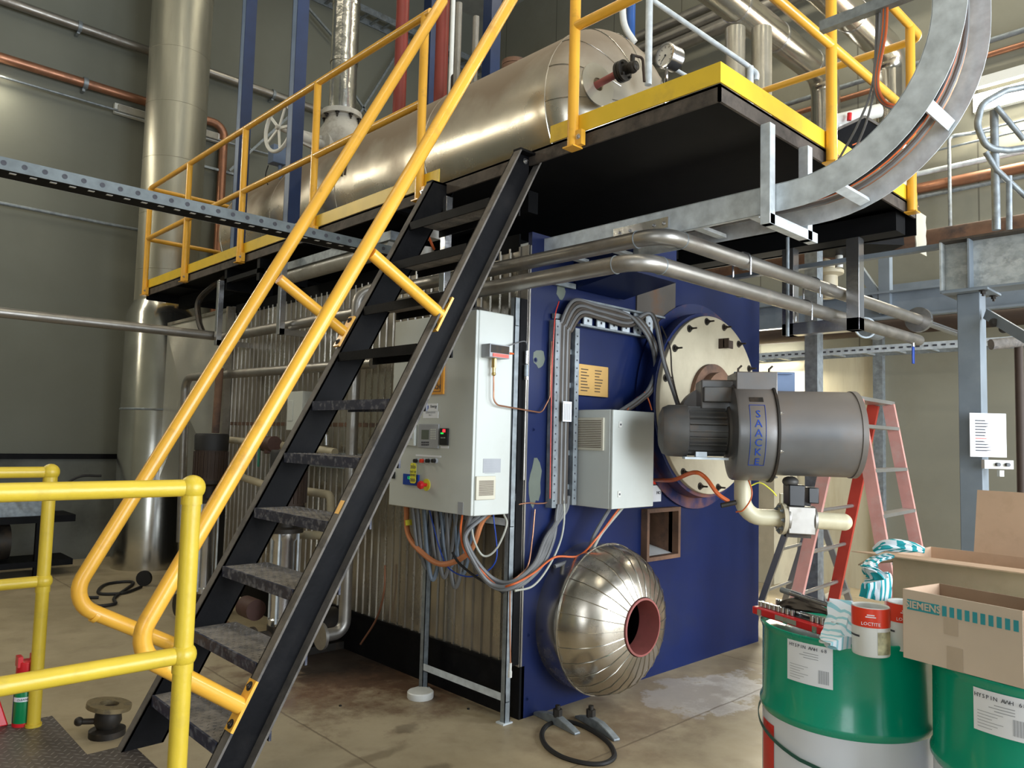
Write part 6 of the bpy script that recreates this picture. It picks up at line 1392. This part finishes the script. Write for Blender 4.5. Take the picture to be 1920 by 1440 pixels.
# ---------------------------------------------------------------- cardboard boxes
zb=TOP+.001
a=P(1695,1232,Z=zb); b=P(1921,1292,Z=zb); dv2=(b-a); wb=dv2.length; dv2.normalize(); s2=V((-dv2.y,dv2.x,0))
if s2.dot(CAM-a)>0: s2=-s2
H=.205; dep=.20; tk_=.004
bx=thing('cardboard_box','small open brown carton with teal lettering lying on the right drum','box',a+dv2*wb/2)
fr_=part(bx,'front_panel',MB().obox(a+dv2*wb/2+V((0,0,H/2)),dv2,s2,(0,0,1),wb,tk_,H),'cardboard_light')
part(bx,'back_panel',MB().obox(a+dv2*wb/2+s2*dep+V((0,0,H/2)),dv2,s2,(0,0,1),wb,tk_,H),'cardboard_shaded')
for u in (0,wb): part(bx,'side_panel',MB().obox(a+dv2*u+s2*dep/2+V((0,0,H/2)),s2,dv2,(0,0,1),dep,tk_,H),'cardboard')
part(bx,'base_panel',MB().obox(a+dv2*wb/2+s2*dep/2+V((0,0,.003)),dv2,s2,(0,0,1),wb,dep,.004),'cardboard')
part(fr_,'tape',MB().obox(a+dv2*wb*.46-s2*.003+V((0,0,H*.16)),dv2,s2,(0,0,1),.045,.001,H*.32),'tape'); part(fr_,'tape',MB().obox(a+dv2*wb*.43-s2*.003+V((0,0,H*.60)),dv2,s2,(0,0,1),.04,.001,.05),'tape')
off=-s2*(tk_/2+.0008)
part(fr_,'printed_bar',MB().obox(a+dv2*(wb*.185)+off+V((0,0,H*.79)),dv2,s2,(0,0,1),wb*.29,.0008,.030),'teal_print')
text(fr_,'lettering','SIEMENS',.029,a+dv2*(wb*.185)+off*1.4+V((0,0,H*.79)),dv2,(0,0,1),'cardboard_light',bold=.0006)
for k in range(10): part(fr_,'printed_square',MB().obox(a+dv2*(wb*(.375+k*.064))+off+V((0,0,H*.79)),dv2,s2,(0,0,1),wb*.038,.0008,.030),'teal_print')
a=D(1676,1180,2.80); a.z=zb; b=D(1960,1230,2.45); b.z=zb; dv3=b-a; w3=dv3.length; dv3.normalize(); s3=V((-dv3.y,dv3.x,0))
if s3.dot(CAM-a)>0: s3=-s3
a+=s3*.0; H3=D(1676,1040,2.80).z-zb; dep3=.36
# keep clear of the small box
bb=thing('cardboard_box','large open brown carton with raised flap behind the small carton','box',a+dv3*w3/2)
part(bb,'front_panel',MB().obox(a+dv3*w3/2+V((0,0,H3/2)),dv3,s3,(0,0,1),w3,tk_,H3),'cardboard')
part(bb,'back_panel',MB().obox(a+dv3*w3/2+s3*dep3+V((0,0,H3/2)),dv3,s3,(0,0,1),w3,tk_,H3),'cardboard')
for u in (0,w3): part(bb,'side_panel',MB().obox(a+dv3*u+s3*dep3/2+V((0,0,H3/2)),s3,dv3,(0,0,1),dep3,tk_,H3),'cardboard')
part(bb,'base_panel',MB().obox(a+dv3*w3/2+s3*dep3/2+V((0,0,.003)),dv3,s3,(0,0,1),w3,dep3,.004),'cardboard')
T0=a+V((0,0,H3))
fl=(-s3*.12+V((0,0,.004)))
part(bb,'front_flap',MB().quad(T0-dv3*.0,T0+dv3*w3,T0+dv3*w3+fl,T0-dv3*.10+fl*1.0,V((0,0,.004))),'cardboard',label='front flap folded outward')
part(bb,'left_flap',MB().quad(T0+V((0,0,-.03)),T0+s3*.25+V((0,0,-.03)),T0+s3*.22-dv3*.13+V((0,0,-.02)),T0-dv3*.13+V((0,0,-.06)),V((0,0,.004))),'cardboard_shaded')
k0=T0+dv3*w3*.33+s3*dep3; 
part(bb,'raised_flap',MB().quad(k0,T0+dv3*w3+s3*dep3,T0+dv3*w3+s3*(dep3+.05)+V((0,0,.235)),k0+s3*.05+V((0,0,.235)),s3*.004),'cardboard',label='tall flap standing upright')
# ================================================================ STEP LADDERS
def ladder(label,apN,apF,foot1,foot2,rungs,m1,m2,h0,rw=.035,rd=.075,name='step_ladder'):
    t=thing(name,label,'ladder',V(((apN.x+apF.x)/2,(apN.y+apF.y)/2,0)))
    wv=(apF-apN); wv.z=0; wl=wv.length; wn=wv.normalized(); sp=V((-wn.y,wn.x,0))
    if sp.dot(ROWR)<0: sp=-sp      # sp points image right
    ht=apN.z
    for s_,m_,ft in ((1,m1,foot2),(-1,m2,foot1)):
        for w_i in (0,1):
            top=V((apN.x,apN.y,ht))+wn*(wl*w_i)+sp*s_*.05; bt=V((apN.x,apN.y,0))+wn*(wl*w_i)+sp*s_*ft
            if w_i==0: bt-=wn*.06
            else: bt+=wn*.06
            part(t,'rail',MB().bar(bt,top,rw,rd,sp),m1 if not(w_i==1 and s_==-1) else m2)
            part(t,'foot',MB().obox(bt+V((0,0,.015)),wn,sp,(0,0,1),.045,.1,.03),'black_rubber')
        for k in range(rungs):
            f=(k+1)/(rungs+.6); c=sp*s_*(ft+(.05-ft)*f)
            p0=V((apN.x,apN.y,ht*f))+c-wn*(.06*(1-f)); p1=p0+wn*(wl+.12*(1-f))
            if s_>0: part(t,'tread',MB().bar(p0,p1,.08,.022),'aluminium')
            else: part(t,'rung',MB().tube([p0,p1],.013,10),'aluminium')
    part(t,'top_cap',MB().obox(V((apN.x,apN.y,ht+.012))+wv*.5,wn,sp,(0,0,1),wl+.08,.16,.024),'aluminium')
    return t
ladder('pink fibreglass double step ladder standing behind the burner inlet drum',D(1592,750,4.95),D(1652,749,5.45),.44,.36,6,'pink_fibreglass','red_fibreglass',0)
ladder('low aluminium step ladder on the floor beyond the pink ladder',D(1490,985,6.2),D(1530,985,6.6),.34,.34,2,'aluminium','aluminium',0,.03,.05)
# small cabinet seen beyond
single('beige_cupboard','beige metal cupboard against the right wall seen past the blue boiler edge','cupboard',MB().box(5.0,5.55,1.1,2.4,0.0,1.5),'cream_plate',bevel=.006)
# cut-edged plate hanging at the platform corner
YN=-1.395; pts=[]
zt_,zb_=P(1725,398,Y=YN).z,P(1725,474,Y=YN).z
xl,xr=2.0,P(1737,430,Y=YN).x
for k in range(7): pts.append((xl+(.012 if k%2 else 0),YN,zb_+(zt_-zb_)*k/6))
for k in range(6,-1,-1): pts.append((xr-(.012 if k%2 else 0),YN,zb_+(zt_-zb_)*k/6))
single('notched_plate','pale notched galvanised plate hanging at the right end of the platform','plate',MB().prism(pts,(0,.006,0)),'vent_cream')

# ================================================================ small things behind the curved tray
q=D(1640,250,5.9)
hd_=thing('dark_hood','black sloping sheet metal hood behind the lower sweep of the curved tray','hood',V((q.x,q.y,3.1)))
ux1=V((ROWR.x,ROWR.y,0)).normalized(); wy=V((-ux1.y,ux1.x,0))
zt0,zt1,zb0_=D(1620,218,5.9).z,D(1620,245,5.9).z,3.1
pts=[q-ux1*.30,q-ux1*.08,q+ux1*.16,q+ux1*.22]
poly=[V((pts[0].x,pts[0].y,zb0_)),V((pts[0].x,pts[0].y,zt1)),V((pts[1].x,pts[1].y,zt0)),V((pts[2].x,pts[2].y,zt1-.03)),V((pts[3].x,pts[3].y,zb0_))]
part(hd_,'casing',MB().prism(poly,wy*.45),'black_steel'); part(hd_,'ridge_strip',MB().bar(poly[1],poly[2],.02,.02).bar(poly[2],poly[3],.02,.02),'dusty_flange')
C('thin orange wire lying along the black hood behind the curved tray',[D(1598,272,5.7),D(1612,268,5.7),D(1630,278,5.7),D(1650,270,5.7)],.005,'orange_cable')
wp=thing('white_pipe','short white pipe with a red cap behind the platform guardrail posts','pipe',D(1610,220,6.3))
part(wp,'pipe_run',MB().tube([D(1562,228,6.3),D(1650,207,6.3)],.055,18).tube([D(1572,226,6.3),V((D(1572,226,6.3).x,D(1572,226,6.3).y,3.0))],.03,12),'white_paint'); part(wp,'red_cap',MB().cyl(D(1592,226,6.2),D(1593,212,6.2),.018,12),'red_plastic')
q=D(795,478,4.6); ins=thing('small_instrument','small pale instrument with an orange wire seen between the upper stair treads','sensor',q)
part(ins,'housing',MB().cyl(q+V((0,0,-.05)),q+V((0,0,.04)),.06,20).obox(q+V((.02,0,.13)),(1,0,0),(0,1,0),(0,0,1),.14,.08,.05),'grey_valve'); part(ins,'lead',MB().tube(spline([q+V((-.02,-.05,.12)),q+V((.0,-.07,.06)),q+V((.03,-.06,.03))]),.008,8),'orange_cable')
c=P(636,952,Y=YNR-.056); d_=V((SL,0,1)).normalized()
single('paint_mark','small yellow paint tick on the upper edge of the near stair stringer','mark',MB().obox(V((sxz(c.z)-.0015,YNR-.03,c.z)),d_,(0,1,0),V((1,0,-SL)).normalized(),.06,.03,.001),'orange_yellow')
for (x,y) in ((638,1324),(878,1330)):
    q=P(x,y,Z=0); single('floor_bolt_stub','small dark stub set in the concrete floor','stub',MB().cyl(q,q+V((0,0,.006)),.008,10),'black_rubber','dark stubs in the floor')
